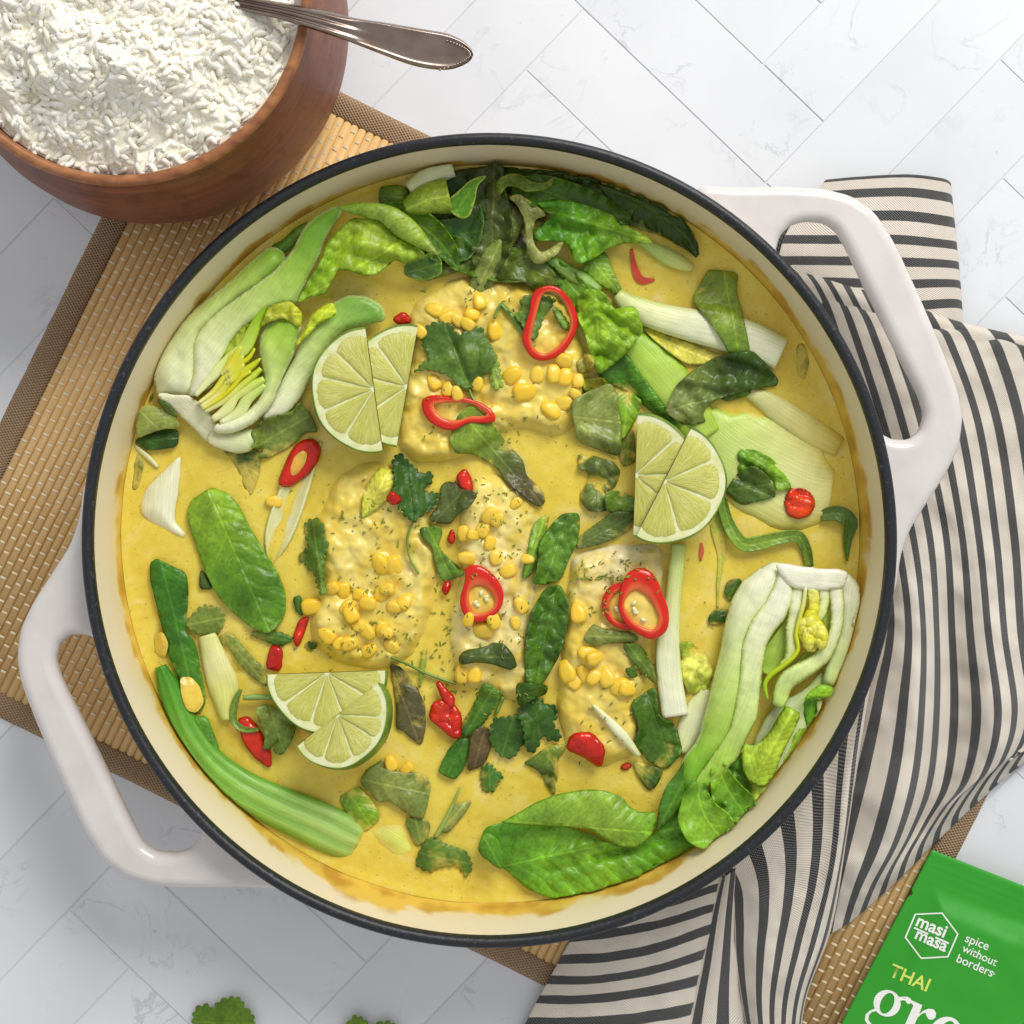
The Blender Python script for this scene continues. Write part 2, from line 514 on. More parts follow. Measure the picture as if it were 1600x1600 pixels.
def flat_curve(name, loops, mat, z0, thick, bev, parent=None, res=3):
    """an outline with holes (world metres, xy) filled, given thickness and a rounded edge"""
    cu = bpy.data.curves.new(name + '_curve', 'CURVE'); cu.dimensions = '2D'; cu.fill_mode = 'BOTH'
    for lp in loops:
        sp_ = cu.splines.new('POLY'); sp_.points.add(len(lp) - 1)
        for p, q in zip(sp_.points, lp): p.co = (q[0], q[1], 0, 1)
        sp_.use_cyclic_u = True
    cu.extrude = max(thick / 2 - bev, 0); cu.bevel_depth = bev; cu.bevel_resolution = res; cu.offset = -bev
    return curve_to_mesh(name, cu, mat, parent, z0)
def curve_to_mesh(name, cu, mat, parent, z0, M4=None):
    tmp = bpy.data.objects.new(name + '_tmp', cu); col.objects.link(tmp)
    dg = bpy.context.evaluated_depsgraph_get()
    me = bpy.data.meshes.new_from_object(tmp.evaluated_get(dg))
    bpy.data.objects.remove(tmp); bpy.data.curves.remove(cu)
    me.name = name; me.materials.clear(); me.materials.append(mat)
    if M4 is not None: me.transform(M4)
    va = np.zeros(len(me.vertices) * 3); me.vertices.foreach_get('co', va); va = va.reshape(-1, 3)
    org = Vector((float(va[:, 0].mean()), float(va[:, 1].mean()), float(va[:, 2].min())))
    me.transform(Matrix.Translation(-org))
    return link_obj(name, me, parent, org + Vector((0, 0, z0)))
# ------------------------------------------------------------ tabletop of herringbone marble tiles
t = NT('grout'); t.done((.72, .73, .75), .8)
t = NT('marble_tile'); p = t.obj(); rnd = t.rand()
off = t.new('ShaderNodeVectorMath', operation='ADD'); t.l.new(p, off.inputs[0])
cmb = t.new('ShaderNodeCombineXYZ'); t.l.new(t.math('MULTIPLY', rnd, 37.0), cmb.inputs[0]); t.l.new(t.math('MULTIPLY', rnd, 11.0), cmb.inputs[1]); t.l.new(cmb.outputs[0], off.inputs[1])
q = off.outputs[0]
v1 = t.noise(q, 22, 6, .62, 1.2)
vein = t.rng(t.math('ABSOLUTE', t.math('SUBTRACT', v1, .5)), 0, .022, 1, 0, True)
gate = t.rng(t.noise(q, 30, 3), .52, .70)
vein = t.math('MULTIPLY', vein, gate)
speck = t.math('MULTIPLY', t.rng(t.noise(q, 170, 4), .69, .76), t.rng(t.noise(q, 24, 2), .5, .66))
cloud = t.noise(q, 11, 4)
b = t.mix(t.rng(cloud, .35, .7), (.785, .805, .835), (.70, .72, .75))
b = t.mix(t.math('MULTIPLY', vein, .42), b, (.34, .36, .41))
b = t.mix(t.math('MULTIPLY', speck, .5), b, (.25, .27, .32))
t.done(b, .55, t.bump(t.noise(q, 300, 3), .05, .0004), Specular_IOR_Level=.35)
tb = mk('tabletop', [(-.9, -.9, -.0005), (.9, -.9, -.0005), (.9, .9, -.0005), (-.9, .9, -.0005)], [(0, 1, 2, 3)], MATS['grout'], smooth=False, recenter=False)
tag(tb, kind='structure')
TW, TL = 131.0, 524.0
k0 = kmm(0) / 1000
def tile_mesh():
    bm = bmesh.new()
    bmesh.ops.create_cube(bm, size=1.0)
    bmesh.ops.scale(bm, vec=(TL * k0 - .0005, TW * k0 - .0005, .0035), verts=bm.verts)
    bmesh.ops.translate(bm, vec=(0, 0, -.00175), verts=bm.verts)
    bmesh.ops.bevel(bm, geom=[e for e in bm.edges if all(v.co.z > -.001 for v in e.verts)], offset=.00025, segments=2, affect='EDGES')
    me = bpy.data.meshes.new('tile'); bm.to_mesh(me); bm.free(); me.materials.append(MATS['marble_tile']); return me
TM = tile_mesh()
r2 = math.sqrt(2)
def uv2px(u, v):
    dr = R(1.2); u -= 1048; v -= 642
    u, v = u*math.cos(dr) - v*math.sin(dr), u*math.sin(dr) + v*math.cos(dr)
    u += 1048; v += 642
    return ((u + v) / r2, (u - v) / r2)
for m in range(-6, 7):
    for k in range(-20, 21):
        for kind in (0, 1):
            if kind == 0: cu_, cv_ = 917 + k*TW + TW/2, 775 - k*TW + TL/2
            else: cu_, cv_ = 1048 - TL/2 + k*TW, 708.5 - k*TW
            cu_ += m * TL; cv_ += m * TL
            x, y = uv2px(cu_, cv_)
            if -520 < x < 2120 and -560 < y < 2120:
                o = link_obj('tile', TM, tb, W(x, y, 0))
                o.rotation_euler.z = (R(45) if kind == 0 else R(-45)) + R(1.2)
                o.location.z = random.uniform(-.0001, .0001)

# ------------------------------------------------------------ bamboo placemat
EA, EB = np.array((.897, .442)), np.array((-.442, .897))
def ab(a, b): return EA * a + EB * b
t = NT('bamboo'); p = t.obj(); rnd = t.rand()
g = t.noise(t.scale(p, (60, 900, 300)), 1.0, 3)
b = t.mix(t.rng(g, .3, .7), hexc('E2B978'), hexc('F0CE93'))
b = t.mix(t.math('MULTIPLY', t.rng(rnd, 0, 1), .4), b, hexc('CFA062'))
t.done(b, .45, t.bump(g, .25, .0004))
t = NT('mat_thread'); t.done(hexc('EEDDB8'), .7)
t = NT('mat_border'); uv = t.uv(); x, y, _ = t.sep(uv)
sx = t.math('SINE', t.math('MULTIPLY', x, 2*math.pi)); sy = t.math('SINE', t.math('MULTIPLY', y, 2*math.pi))
w = t.math('MULTIPLY', sx, sy)
b = t.mix(t.rng(w, -.6, .6), hexc('8E7152'), hexc('C2A684'))
b = t.mix(t.rng(t.noise(uv, .6, 3), .3, .7, 0, .4), b, hexc('9A7B5A'))
t.done(b, .85, t.bump(w, .8, .0006))
A0, A1, B0, B1 = 292.0, 1933.0, -106.0, 1006.0
BW = 42.0
mat_c = ab((A0 + A1) / 2, (B0 + B1) / 2)
mat = thing('bamboo_placemat', 'honey coloured bamboo slat placemat with woven brown cloth border under the pan', 'placemat', W(mat_c[0], mat_c[1], 0))
km = kmm(2.5) / 1000
slat_len = (B1 - B0 - 2*BW + 12) * km; slat_w = 13.0 * km
def slat_mesh():
    prof = [(-.5, .2), (-.48, .72), (-.25, .97), (.05, 1.0), (.3, .95), (.48, .7), (.5, .2)]
    V, F = [], []
    for s in (-.5, .5):
        for (a, h) in prof: V.append((s * slat_len, a * slat_w, h * .0022))
    n = len(prof)
    for j in range(n - 1): F.append((j, j+1, n+j+1, n+j))
    F.append(tuple(range(n-1, -1, -1))); F.append(tuple(range(n, 2*n)))
    me = bpy.data.meshes.new('slat'); me.from_pydata(V, [], F); me.polygons.foreach_set('use_smooth', [True]*len(F)); me.materials.append(MATS['bamboo']); return me
SM = slat_mesh()
ang = -math.atan2(EB[1], EB[0])
nsl = int((A1 - A0 - 2*BW + 6) / 13)
TV, TF = [], []
for i in range(nsl):
    a = A0 + BW - 2 + 13 * (i + .5)
    c = ab(a, (B0 + B1) / 2)
    o = link_obj('slat', SM, mat, W(c[0], c[1], 2.4) - Vector((0, 0, .0019)))
    o.rotation_euler.z = ang + random.uniform(-.0006, .0006)
    o.location.z += random.uniform(-.00015, .0002)
    nb = int((B1 - B0 - 2*BW) / 24)
    for j in range(nb):
        b_ = B0 + BW + 24 * (j + (.25 if i % 2 else .75)) + random.uniform(-1.5, 1.5)
        q = len(TV)
        for db in (-1.7, 1.7):
            for (da, h) in ((-6.6, .8), (-3.2, 2.35), (3.2, 2.45), (6.6, .8)):
                pt = ab(a + da, b_ + db); TV.append(W(pt[0], pt[1], .55 + h))
        for r_ in range(3): TF.append((q + r_, q + r_ + 1, q + 5 + r_, q + 4 + r_))
tag(mk('binding_thread', TV, TF, MATS['mat_thread'], mat, smooth=True), kind='stuff')
def border(a0, a1, b0, b1):
    na, nb = 60 if a1-a0 > 200 else 8, 60 if b1-b0 > 200 else 8
    V, F, U = [], [], []
    for i in range(na + 1):
        for j in range(nb + 1):
            a = a0 + (a1-a0)*i/na; b = b0 + (b1-b0)*j/nb
            e = min(i, na-i) if na == 8 else 9; e = min(e, min(j, nb-j) if nb == 8 else 9)
            h = (0.1, 2.6, 3.2, 3.35, 3.4)[min(e, 4)] + .15 * nz(a/20, b/20)
            wob = 1.2 * nz(a/35, b/35, 4)
            pt = ab(a + wob, b + wob); V.append(W(pt[0], pt[1], h)); U.append((a / 7.0, b / 5.0))
    for i in range(na):
        for j in range(nb):
            F.append((i*(nb+1)+j, i*(nb+1)+j+1, (i+1)*(nb+1)+j+1, (i+1)*(nb+1)+j)[::-1])
    mk('cloth_border', V, F, MATS['mat_border'], mat, uvs=U)
border(A0, A0 + BW, B0, B1); border(A1 - BW, A1, B0, B1)
border(A0 + BW + .5, A1 - BW - .5, B0, B0 + BW); border(A0 + BW + .5, A1 - BW - .5, B1 - BW, B1)

# ------------------------------------------------------------ striped kitchen towel
t = NT('towel_cloth'); uv = t.uv(); x, y, _ = t.sep(uv)
f = t.math('FRACT', t.math('ADD', x, t.math('MULTIPLY', t.math('SUBTRACT', t.noise(t.scale(uv, (3, 9, 1)), 4, 2), .5), .03)))
dark = t.math('MULTIPLY', t.rng(f, .28, .30), t.rng(f, .70, .72, 1, 0))
K = 11.0
cx_ = t.math('SINE', t.math('MULTIPLY', x, 2*math.pi*K)); cy_ = t.math('SINE', t.math('MULTIPLY', y, 2*math.pi*K))
tw = t.math('SINE', t.math('MULTIPLY', t.math('ADD', x, y), 2*math.pi*K))
weave = t.math('MULTIPLY', cx_, cy_)
wn = t.noise(uv, 60, 2)
fl = t.math('MULTIPLY', t.rng(t.math('ADD', weave, t.math('MULTIPLY', t.math('SUBTRACT', wn, .5), 2.0)), .15, .75), .62)
dk = t.mix(fl, hexc('303236'), hexc('BDBAB4'))
lt = t.mix(t.rng(weave, -.7, .7, .0, .5), hexc('F7EFE2'), hexc('DED1BE'))
lt = t.mix(t.rng(t.noise(uv, 5, 3), .4, .7, 0, .3), lt, hexc('EBDFCC'))
b = t.mix(dark, lt, dk)
t.done(b, .9, t.bump(weave, .6, .0006), Specular_IOR_Level=.2, Sheen_Weight=.2)
def cr1(P_, t_):
    n = len(P_); f_ = max(0.0, min(n - 1 - 1e-6, t_ * (n - 1))); i = int(f_); u = f_ - i
    a, b, c, d = P_[max(i-1, 0)], P_[i], P_[i+1], P_[min(i+2, n-1)]
    return 0.5 * ((2*b) + (c-a)*u + (2*a-5*b+4*c-d)*u*u + (3*b-a-3*c+d)*u**3)
TWV, TWF, TWU = [], [], []
def cloth(grid, per, nu, nv, u0=0.0, amp=.6, sc=70, vlen=None, seed=0.0, ridges=()):
    """grid[row][col] = (px, py, mm); stripes run along the rows index, per = stripes across the columns"""
    G = [[np.array(p, float) for p in row] for row in grid]
    q = len(TWV)
    L = vlen or sum(np.linalg.norm(G[i+1][1][:2] - G[i][1][:2]) for i in range(len(G)-1)) / 38.0
    for i in range(nv + 1):
        tv = i / nv
        cols_ = [cr1([row[j] for row in G], tv) for j in range(len(G[0]))]
        for j in range(nu + 1):
            tu = j / nu
            p = cr1(cols_, tu)
            z = p[2] + amp * fbm(p[0] / sc, p[1] / sc, seed, 3)
            for (ru, rv0, rv1, am, wd) in ridges:
                z += am * math.exp(-((tu - ru - .03*math.sin(tv*7)) / wd)**2) * sstep(rv0, rv0 + .15, tv) * (1 - sstep(rv1 - .15, rv1, tv))
            TWV.append(W(p[0], p[1], max(z, 3.8))); TWU.append((u0 + tu * per, tv * L))
    for i in range(nv):
        for j in range(nu):
            TWF.append((q + i*(nu+1) + j, q + (i+1)*(nu+1) + j, q + (i+1)*(nu+1) + j + 1, q + i*(nu+1) + j + 1))
# flap folded out to the top, stripes lie across
cloth([[(1290, 282, 7), (1225, 372, 9), (1215, 470, 9), (1250, 560, 8)],
       [(1350, 276, 9), (1310, 372, 11), (1290, 470, 10), (1300, 570, 9)],
       [(1420, 273, 9), (1405, 372, 11), (1395, 475, 10), (1390, 580, 9)],
       [(1470, 279, 8), (1482, 380, 9), (1488, 470, 9), (1490, 570, 8)],
       [(1483, 287, 4), (1492, 385, 4), (1500, 480, 4), (1503, 570, 4)]], 8.9, 70, 60, u0=.45, seed=1)
# small corner turned under, at the left of the flap
cloth([[(1200, 400, 6), (1215, 372, 6.5), (1244, 338, 7)], [(1240, 430, 8), (1250, 400, 10), (1262, 350, 9.5)]], .5, 12, 20, u0=.3, seed=2)
# narrow tuck in front of the flap
cloth([[(1220, 425, 11), (1262, 428, 12), (1330, 448, 12), (1400, 466, 12), (1490, 500, 11), (1640, 535, 9)],
       [(1228, 440, 13.5), (1275, 446, 14.5), (1340, 467, 14.5), (1410, 485, 14), (1500, 513, 13), (1650, 545, 11)],
       [(1236, 470, 13), (1290, 476, 13), (1350, 487, 13), (1420, 505, 13), (1510, 533, 12), (1660, 560, 10)]], 11.8, 110, 14, u0=.05, seed=3)
# main body running down past the pan
cloth([[(1236, 462, 12), (1300, 470, 13.5), (1365, 486, 14), (1440, 512, 14), (1510, 516, 13), (1620, 545, 10), (1720, 560, 8)],
       [(1252, 500, 14), (1315, 510, 15.5), (1385, 522, 16), (1455, 534, 15.5), (1530, 540, 14), (1635, 565, 11), (1730, 580, 9)],
       [(1295, 640, 14), (1360, 650, 15), (1430, 655, 15), (1500, 660, 14), (1570, 665, 13), (1660, 670, 11), (1750, 680, 9)],
       [(1350, 820, 12), (1410, 830, 15), (1470, 830, 13), (1530, 840, 14), (1595, 840, 12), (1680, 840, 11), (1760, 840, 8)],
       [(1375, 960, 9), (1430, 975, 20), (1480, 985, 9), (1545, 990, 19), (1605, 990, 12), (1690, 985, 11), (1770, 980, 8)],
       [(1350, 1075, 7), (1425, 1105, 24), (1482, 1120, 9), (1560, 1118, 22), (1618, 1100, 10), (1690, 1080, 11), (1765, 1070, 8)],
       [(1322, 1180, 7), (1412, 1215, 26), (1470, 1225, 9), (1540, 1205, 22), (1600, 1165, 9), (1670, 1130, 10), (1740, 1110, 7)],
       [(1295, 1290, 7), (1385, 1315, 24), (1440, 1290, 9), (1500, 1245, 17), (1560, 1200, 11), (1630, 1150, 9), (1700, 1120, 6)],
       [(1285, 1395, 7), (1350, 1390, 15), (1410, 1345, 12), (1470, 1290, 10), (1533, 1240, 8), (1604, 1183, 6), (1680, 1140, 5)],
       [(1280, 1470, 5), (1332, 1438, 6), (1398, 1380, 5.5), (1462, 1317, 5), (1532, 1250, 4.5), (1606, 1188, 4.2), (1685, 1146, 4.2)]], 13.8, 150, 190, u0=.62, seed=4, amp=3.2, sc=75)
# fold that comes out from under the pan, in front of the body
cloth([[(1080, 1310, 6), (1150, 1270, 7), (1225, 1210, 8), (1290, 1140, 8), (1345, 1060, 8), (1375, 980, 8)],
       [(1138, 1380, 10), (1185, 1360, 16), (1240, 1320, 17), (1290, 1265, 18), (1325, 1200, 20), (1352, 1120, 15)],
       [(1147, 1440, 12), (1190, 1425, 19), (1235, 1405, 20), (1280, 1370, 21), (1312, 1330, 23), (1326, 1290, 15)],
       [(1150, 1500, 12), (1185, 1495, 20), (1220, 1488, 21), (1254, 1475, 22), (1284, 1458, 22), (1300, 1447, 14)],
       [(1162, 1580, 12), (1185, 1580, 20), (1208, 1578, 21), (1231, 1575, 22), (1250, 1572, 21), (1258, 1568, 12)],
       [(1185, 1700, 12), (1200, 1700, 18), (1215, 1700, 19), (1228, 1700, 19), (1240, 1698, 18), (1246, 1695, 10)]], 6.0, 80, 100, u0=.2, seed=5, amp=1.6, sc=55)
# narrow diagonal fold beside it
cloth([[(1125, 1370, 9), (1140, 1365, 12), (1165, 1340, 9)], [(1105, 1440, 9), (1132, 1430, 13.5), (1162, 1420, 9)],
       [(1090, 1510, 9), (1125, 1500, 14), (1165, 1490, 9)], [(1076, 1570, 9), (1118, 1565, 14), (1172, 1570, 9)],
       [(1050, 1680, 8), (1110, 1680, 13), (1190, 1690, 8)]], 2.8, 40, 60, u0=.8, seed=6, amp=.5)
# corner at the lower left, stripes lie across
cloth([[(955, 1400, 5), (905, 1450, 5.5), (868, 1512, 5.5), (836, 1570, 5), (800, 1640, 5), (770, 1700, 5)],
       [(1010, 1390, 7), (970, 1440, 7.5), (938, 1510, 8), (915, 1570, 7.5), (890, 1640, 7), (870, 1700, 7)],
       [(1070, 1375, 8), (1045, 1425, 8.5), (1022, 1495, 9), (1003, 1560, 8.5), (985, 1640, 8), (970, 1700, 8)],
       [(1118, 1355, 8), (1108, 1405, 10), (1094, 1470, 10.5), (1078, 1545, 10), (1060, 1630, 9), (1045, 1700, 8)],
       [(1150, 1340, 5), (1140, 1395, 6), (1125, 1455, 6), (1105, 1530, 6), (1085, 1620, 6), (1070, 1700, 5)]], 9.4, 90, 60, u0=.15, seed=7, amp=1.8, sc=60)
tw_o = mk('kitchen_towel', TWV, TWF, MATS['towel_cloth'], uvs=TWU, solid=.9)
tag(tw_o, 'cream kitchen towel with charcoal stripes bunched under the pan on the right', 'towel')

# ------------------------------------------------------------ enamelled pan
pc = W(764.5, 845, 60); pc = (pc.x, pc.y)
t = NT('enamel_white'); p = t.obj()
t.done(t.mix(t.rng(t.noise(p, 60, 4), .4, .7), hexc('DED9D5'), hexc('D5CFCB')), .16, t.bump(t.noise(p, 260, 3), .06, .0006), Coat_Weight=.3, Coat_Roughness=.1)
t = NT('rim_iron'); p = t.obj()
t.done(t.mix(t.rng(t.noise(p, 500, 3), .62, .75), hexc('1E2025'), hexc('4A4D54')), .42, t.bump(t.noise(p, 420, 4, .65), .35, .0007), Specular_IOR_Level=.5)
t = NT('enamel_inside'); c = t.colattr(); p = t.obj()
t.done(c, .5, t.bump(t.noise(p, 200, 3), .05, .0005), Specular_IOR_Level=.35)
pan = thing('braiser_pan', 'shallow round white enamel pan with black rim and two loop handles full of yellow curry', 'pan', (pc[0], pc[1], .004))
lathe('pan_body', [(0, 4), (120, 4), (132, 5), (143, 10), (150, 20), (155, 36), (158, 50), (158.6, 56), (156, 57)], MATS['enamel_white'], pc, pan)
lathe('rim', [(155.2, 55.6), (155.2, 58.2), (155.6, 59.4), (156.4, 60.1), (157.6, 60.4), (158.8, 60.0), (159.6, 58.8), (159.8, 57.0), (159.4, 55.2), (158.6, 54.2)], MATS['rim_iron'], pc, pan, N=256)
def wall_col(a, r, z):
    cream = hexc('EDE2CC')
    ca, sa = math.cos(a), math.sin(a)
    hN = z - SOUP
    n = fbm(ca * 11, sa * 11, z * .11, 3); n2 = fbm(ca * 45, sa * 45, z * .34, 1); big = fbm(ca * 5 + 5, sa * 5, 1.0, 2)
    dg = math.degrees(a) % 360
    reach = 4.5 + 3.5 * big
    if 225 < dg < 322: reach += (9 + 10 * big) * min(sstep(225, 250, dg), 1 - sstep(300, 322, dg))     # smear by the lower edge
    if dg > 325 or dg < 60: reach += 7 * (1 if dg < 30 else .6)                          # right-hand tide mark
    if 170 < dg < 235: reach += 2.0
    s = sstep(-.30, .30, (reach - hN) / 7.0 + .9 * n + .25 * n2)
    s *= 1 - sstep(15, 24, hN)
    if hN > reach + 1: s *= .8
    st = mixc(hexc('E4BE44'), hexc('C08E1C'), sstep(-.3, .7, n + .25 * n2))
    film = .25 + .6 * sstep(1.0, 0.0, (hN + 5 * big) / 22.0)
    c = mixc(cream, hexc('E3CE8C'), film)
    return mixc(c, st, s * .92)
prof = [(150.2, 24)] + [(150.8 + (155.3 - 150.8) * (i / 30.0)**.9, 26 + 31.0 * i / 30.0) for i in range(31)]
lathe('inside_wall', prof, MATS['enamel_inside'], pc, pan, N=900, colf=wall_col)
HO = [(1080, 345), (1090, 286), (1150, 290), (1230, 289), (1290, 292), (1336, 304), (1372, 330), (1403, 378), (1443, 465), (1480, 552), (1503, 612), (1510, 652), (1504, 698),
      (1484, 740), (1450, 792), (1426, 830), (1412, 870), (1404, 930), (1375, 930), (1372, 850), (1360, 760), (1300, 570), (1180, 420)]
HI = [(1214, 394), (1221, 368), (1237, 351), (1260, 344), (1290, 346), (1309, 358), (1324, 382), (1362, 462), (1405, 550), (1440, 618), (1449, 648), (1442, 674), (1424, 688), (1398, 687), (1378, 676), (1345, 590), (1285, 480)]
def px_loop(pts, z, it=2):
    return [W(p[0], p[1], z).xy for p in chaikin(pts, it)]
hp = chaikin(HO, 2); hi = chaikin(HI, 2)
def wxy(p): return np.array(W(p[0], p[1], 49).xy)
def rad_(q): return math.hypot(q[0] - pc[0], q[1] - pc[1])
HOW = [wxy(p) for p in hp]; HIW = [wxy(p) for p in hi]
HOW = [q for q in HOW if rad_(q) > .1555]; HIW = [q for q in HIW if rad_(q) > .1575]
def cut_at_gap(l):                        # open the loop where it dives into the pan wall
    i = max(range(len(l)), key=lambda k: float(np.linalg.norm(l[k] - l[k-1])))
    return l[i:] + l[:i]
HIS, HOS = cut_at_gap(HIW), cut_at_gap(HOW)
def arc_pts(qa, qb, r=.1552, n=10):
    a0 = math.atan2(qa[1]-pc[1], qa[0]-pc[0]); a1 = math.atan2(qb[1]-pc[1], qb[0]-pc[0])
    return [np.array((pc[0] + r*math.cos(a0 + (a1-a0)*i/n), pc[1] + r*math.sin(a0 + (a1-a0)*i/n))) for i in range(n + 1)]
HIS = HIS[::-1]
lo = [HOS + arc_pts(HOS[-1], HIS[0]) + HIS + arc_pts(HIS[-1], HOS[0])]
for s in (1, -1):
    L2 = [[((q[0] - pc[0]) * s + pc[0], (q[1] - pc[1]) * s + pc[1]) for q in l] for l in lo]
    h = flat_curve('handle', L2, MATS['enamel_white'], .0425, .0098, .0043, pan, res=6)
    h.data.polygons.foreach_set('use_smooth', [True] * len(h.data.polygons))
    h['label'] = 'white loop handle lying over the striped towel' if s == 1 else 'white loop handle lying over the bamboo mat corner'

# ------------------------------------------------------------ curry sauce
t = NT('sauce'); p = t.geo()
n1 = t.noise(p, 30, 4); n2 = t.noise(p, 240, 4); n3 = t.noise(p, 700, 2)
b = t.mix(t.rng(n1, .35, .65), hexc('EAD558'), hexc('E2CA4A'))
sw = t.noise(p, 26, 5, .6, 1.8)
b = t.mix(t.rng(sw, .54, .70, 0, .45), b, hexc('F6E9A6'))
b = t.mix(t.rng(sw, .46, .34, 0, .5), b, hexc('DDBB3E'))
b = t.mix(t.rng(n2, .52, .75, 0, .25), b, hexc('D6B03C'))
b = t.mix(t.rng(n2, .48, .26, 0, .25), b, hexc('F3E08A'))
b = t.mix(t.rng(n3, .66, .74, 0, .55), b, hexc('97801F'))
t.done(b, .17, t.bump(t.math('ADD', n2, t.math('MULTIPLY', t.noise(p, 70, 3), 1.5)), .34, .0009), Specular_IOR_Level=.32)
t.put(t.b.inputs['Subsurface Weight'], .12); t.b.inputs['Subsurface Radius'].default_value = (1, .7, .2); t.b.inputs['Subsurface Scale'].default_value = .003
V, F = [], []
NR, NA = 110, 300
for i in range(NR + 1):
    r = 151.2 * (i / NR)**.8 if i else 0
    for j in range(NA):
        a = 2 * math.pi * j / NA
        x, y = pc[0] + r/1000*math.cos(a), pc[1] + r/1000*math.sin(a)
        z = SOUP + .55 * fbm(x*45, y*45, 2, 3) + .9 * sstep(147, 151.2, r) + .25*nz(x*170, y*170)
        V.append((x, y, z / 1000))
for i in range(NR):
    for j in range(NA):
        k = (j + 1) % NA
        F.append((i*NA + j, (i+1)*NA + j, (i+1)*NA + k, i*NA + k))
tag(mk('curry_sauce', V, F, MATS['sauce']), 'creamy yellow coconut curry sauce filling the pan', 'curry')

# ------------------------------------------------------------ wooden bowl, rice, spoon
bc = W(185, -12, 97); bc = (bc.x, bc.y)
t = NT('bowl_wood'); p = t.obj()
g = t.noise(t.scale(p, (18, 18, 150)), 1.0, 5, .6, .6); g2 = t.noise(t.scale(p, (120, 240, 60)), 1.0, 3)
b = t.mix(t.rng(g, .3, .7), hexc('6A3825'), hexc('8C5238'))
b = t.mix(t.rng(g2, .52, .68, 0, .5), b, hexc('522B1C'))
vz = t.sep(t.geo())[2]
t.done(b, .46, t.bump(t.math('ADD', g, g2), .25, .0006), Specular_IOR_Level=.4)
t = NT('bowl_wood_pale'); p = t.obj()
g2 = t.noise(t.scale(p, (120, 240, 60)), 1.0, 3)
t.done(t.mix(t.rng(g2, .35, .65), hexc('AD7448'), hexc('85502F')), .42, t.bump(g2, .25, .0006))
bowl = thing('wooden_bowl', 'reddish brown wooden bowl heaped with white rice beside the pan', 'bowl', (bc[0], bc[1], .0035))
lathe('bowl_side', [(0, 3.6), (52, 3.6), (62, 5), (72, 14), (77.5, 26), (79, 38), (78.4, 52), (76.4, 68), (74, 82), (72, 92), (71.2, 95.2)], MATS['bowl_wood'], bc, bowl)
lathe('bowl_rim', [(71.2, 95.2), (70.9, 96.6), (70, 97.4), (68.8, 97.6), (67.8, 97.2), (67.1, 96), (66.9, 94)], MATS['bowl_wood_pale'], bc, bowl)
lathe('bowl_inside', [(66.9, 94), (66.8, 88), (68, 70), (69, 50), (60, 25), (30, 14), (0, 13)], MATS['bowl_wood'], bc, bowl)
t = NT('rice'); rnd = t.rand(); p = t.obj(); geo = t.geo()
isl = t.new('ShaderNodeNewGeometry').outputs['Random Per Island']
mixr = t.math('FRACT', t.math('ADD', isl, rnd))
b = t.mix(t.rng(mixr, 0, 1), hexc('FCFAF0'), hexc('F8F2DE'))
t.done(b, .38, None, Specular_IOR_Level=.45)
t.put(t.b.inputs['Subsurface Weight'], .25); t.b.inputs['Subsurface Radius'].default_value = (1, .95, .8); t.b.inputs['Subsurface Scale'].default_value = .0006
t = NT('rice_bed'); t.done(hexc('FAF5E2'), .45)
def rice_z(x, y):
    r = math.hypot(x - bc[0], y - bc[1]) * 1000
    dx, dy = (x - bc[0]) * 1000, (y - bc[1]) * 1000
    z = 89 + 18 * max(0, 1 - (r / 64)**2) + 6.0 * fbm(dx / 21, dy / 21, 3, 3) + 2.0 * (1 - 2 * abs(nz(dx / 9, dy / 9, 6)))
    z += 7 * math.exp(-(((dx + 8) / 20)**2 + ((dy + 26) / 17)**2))
    return z
V, F = [], []
for i in range(31):
    for j in range(64):
        r = 66.6 * i / 30 / 1000; a = 2*math.pi*j/64; x, y = bc[0] + r*math.cos(a), bc[1] + r*math.sin(a)
        V.append((x, y, (rice_z(x, y) + .35 + .8 * fbm(x * 260, y * 260, 1, 2)) / 1000))
for i in range(30):
    for j in range(64): F.append((i*64+j, (i+1)*64+j, (i+1)*64+(j+1) % 64, i*64+(j+1) % 64))
rb = mk('rice_heap', V, F, MATS['rice_bed'])
tag(rb, 'packed cooked rice below the loose grains in the wooden bowl', 'rice', kind='stuff')
def grain(L_, w_, seed):
    V, F = [], []; n, m = 7, 7
    rs = random.Random(seed); bend = rs.uniform(-.25, .25)
    for i in range(n):
        tt = i / (n - 1); x = (tt - .5) * L_
        rr = w_ * (max(0, 1 - abs(2*tt - 1)**2.6))**.5 + .00012
        for j in range(m):
            a = 2*math.pi*j/m
            V.append(Vector((x, rr*math.cos(a) + bend * w_ * 3 * ((2*tt - 1)**2 - .4), rr*math.sin(a)*.85)))
    for i in range(n - 1):
        for j in range(m): F.append((i*m + j, i*m + (j+1) % m, (i+1)*m + (j+1) % m, (i+1)*m + j))
    F.append(tuple(range(m-1, -1, -1))); F.append(tuple(range((n-1)*m, n*m)))
    return V, F
GR = [grain(random.uniform(.0054, .0080), random.uniform(.00088, .00120), i) for i in range(6)]
GM = []
for (gv, gf) in GR:
    me = bpy.data.meshes.new('rice_grain'); me.from_pydata(gv, [], gf); me.polygons.foreach_set('use_smooth', [True]*len(gf)); me.materials.append(MATS['rice']); GM.append(me)
rs = random.Random(11)
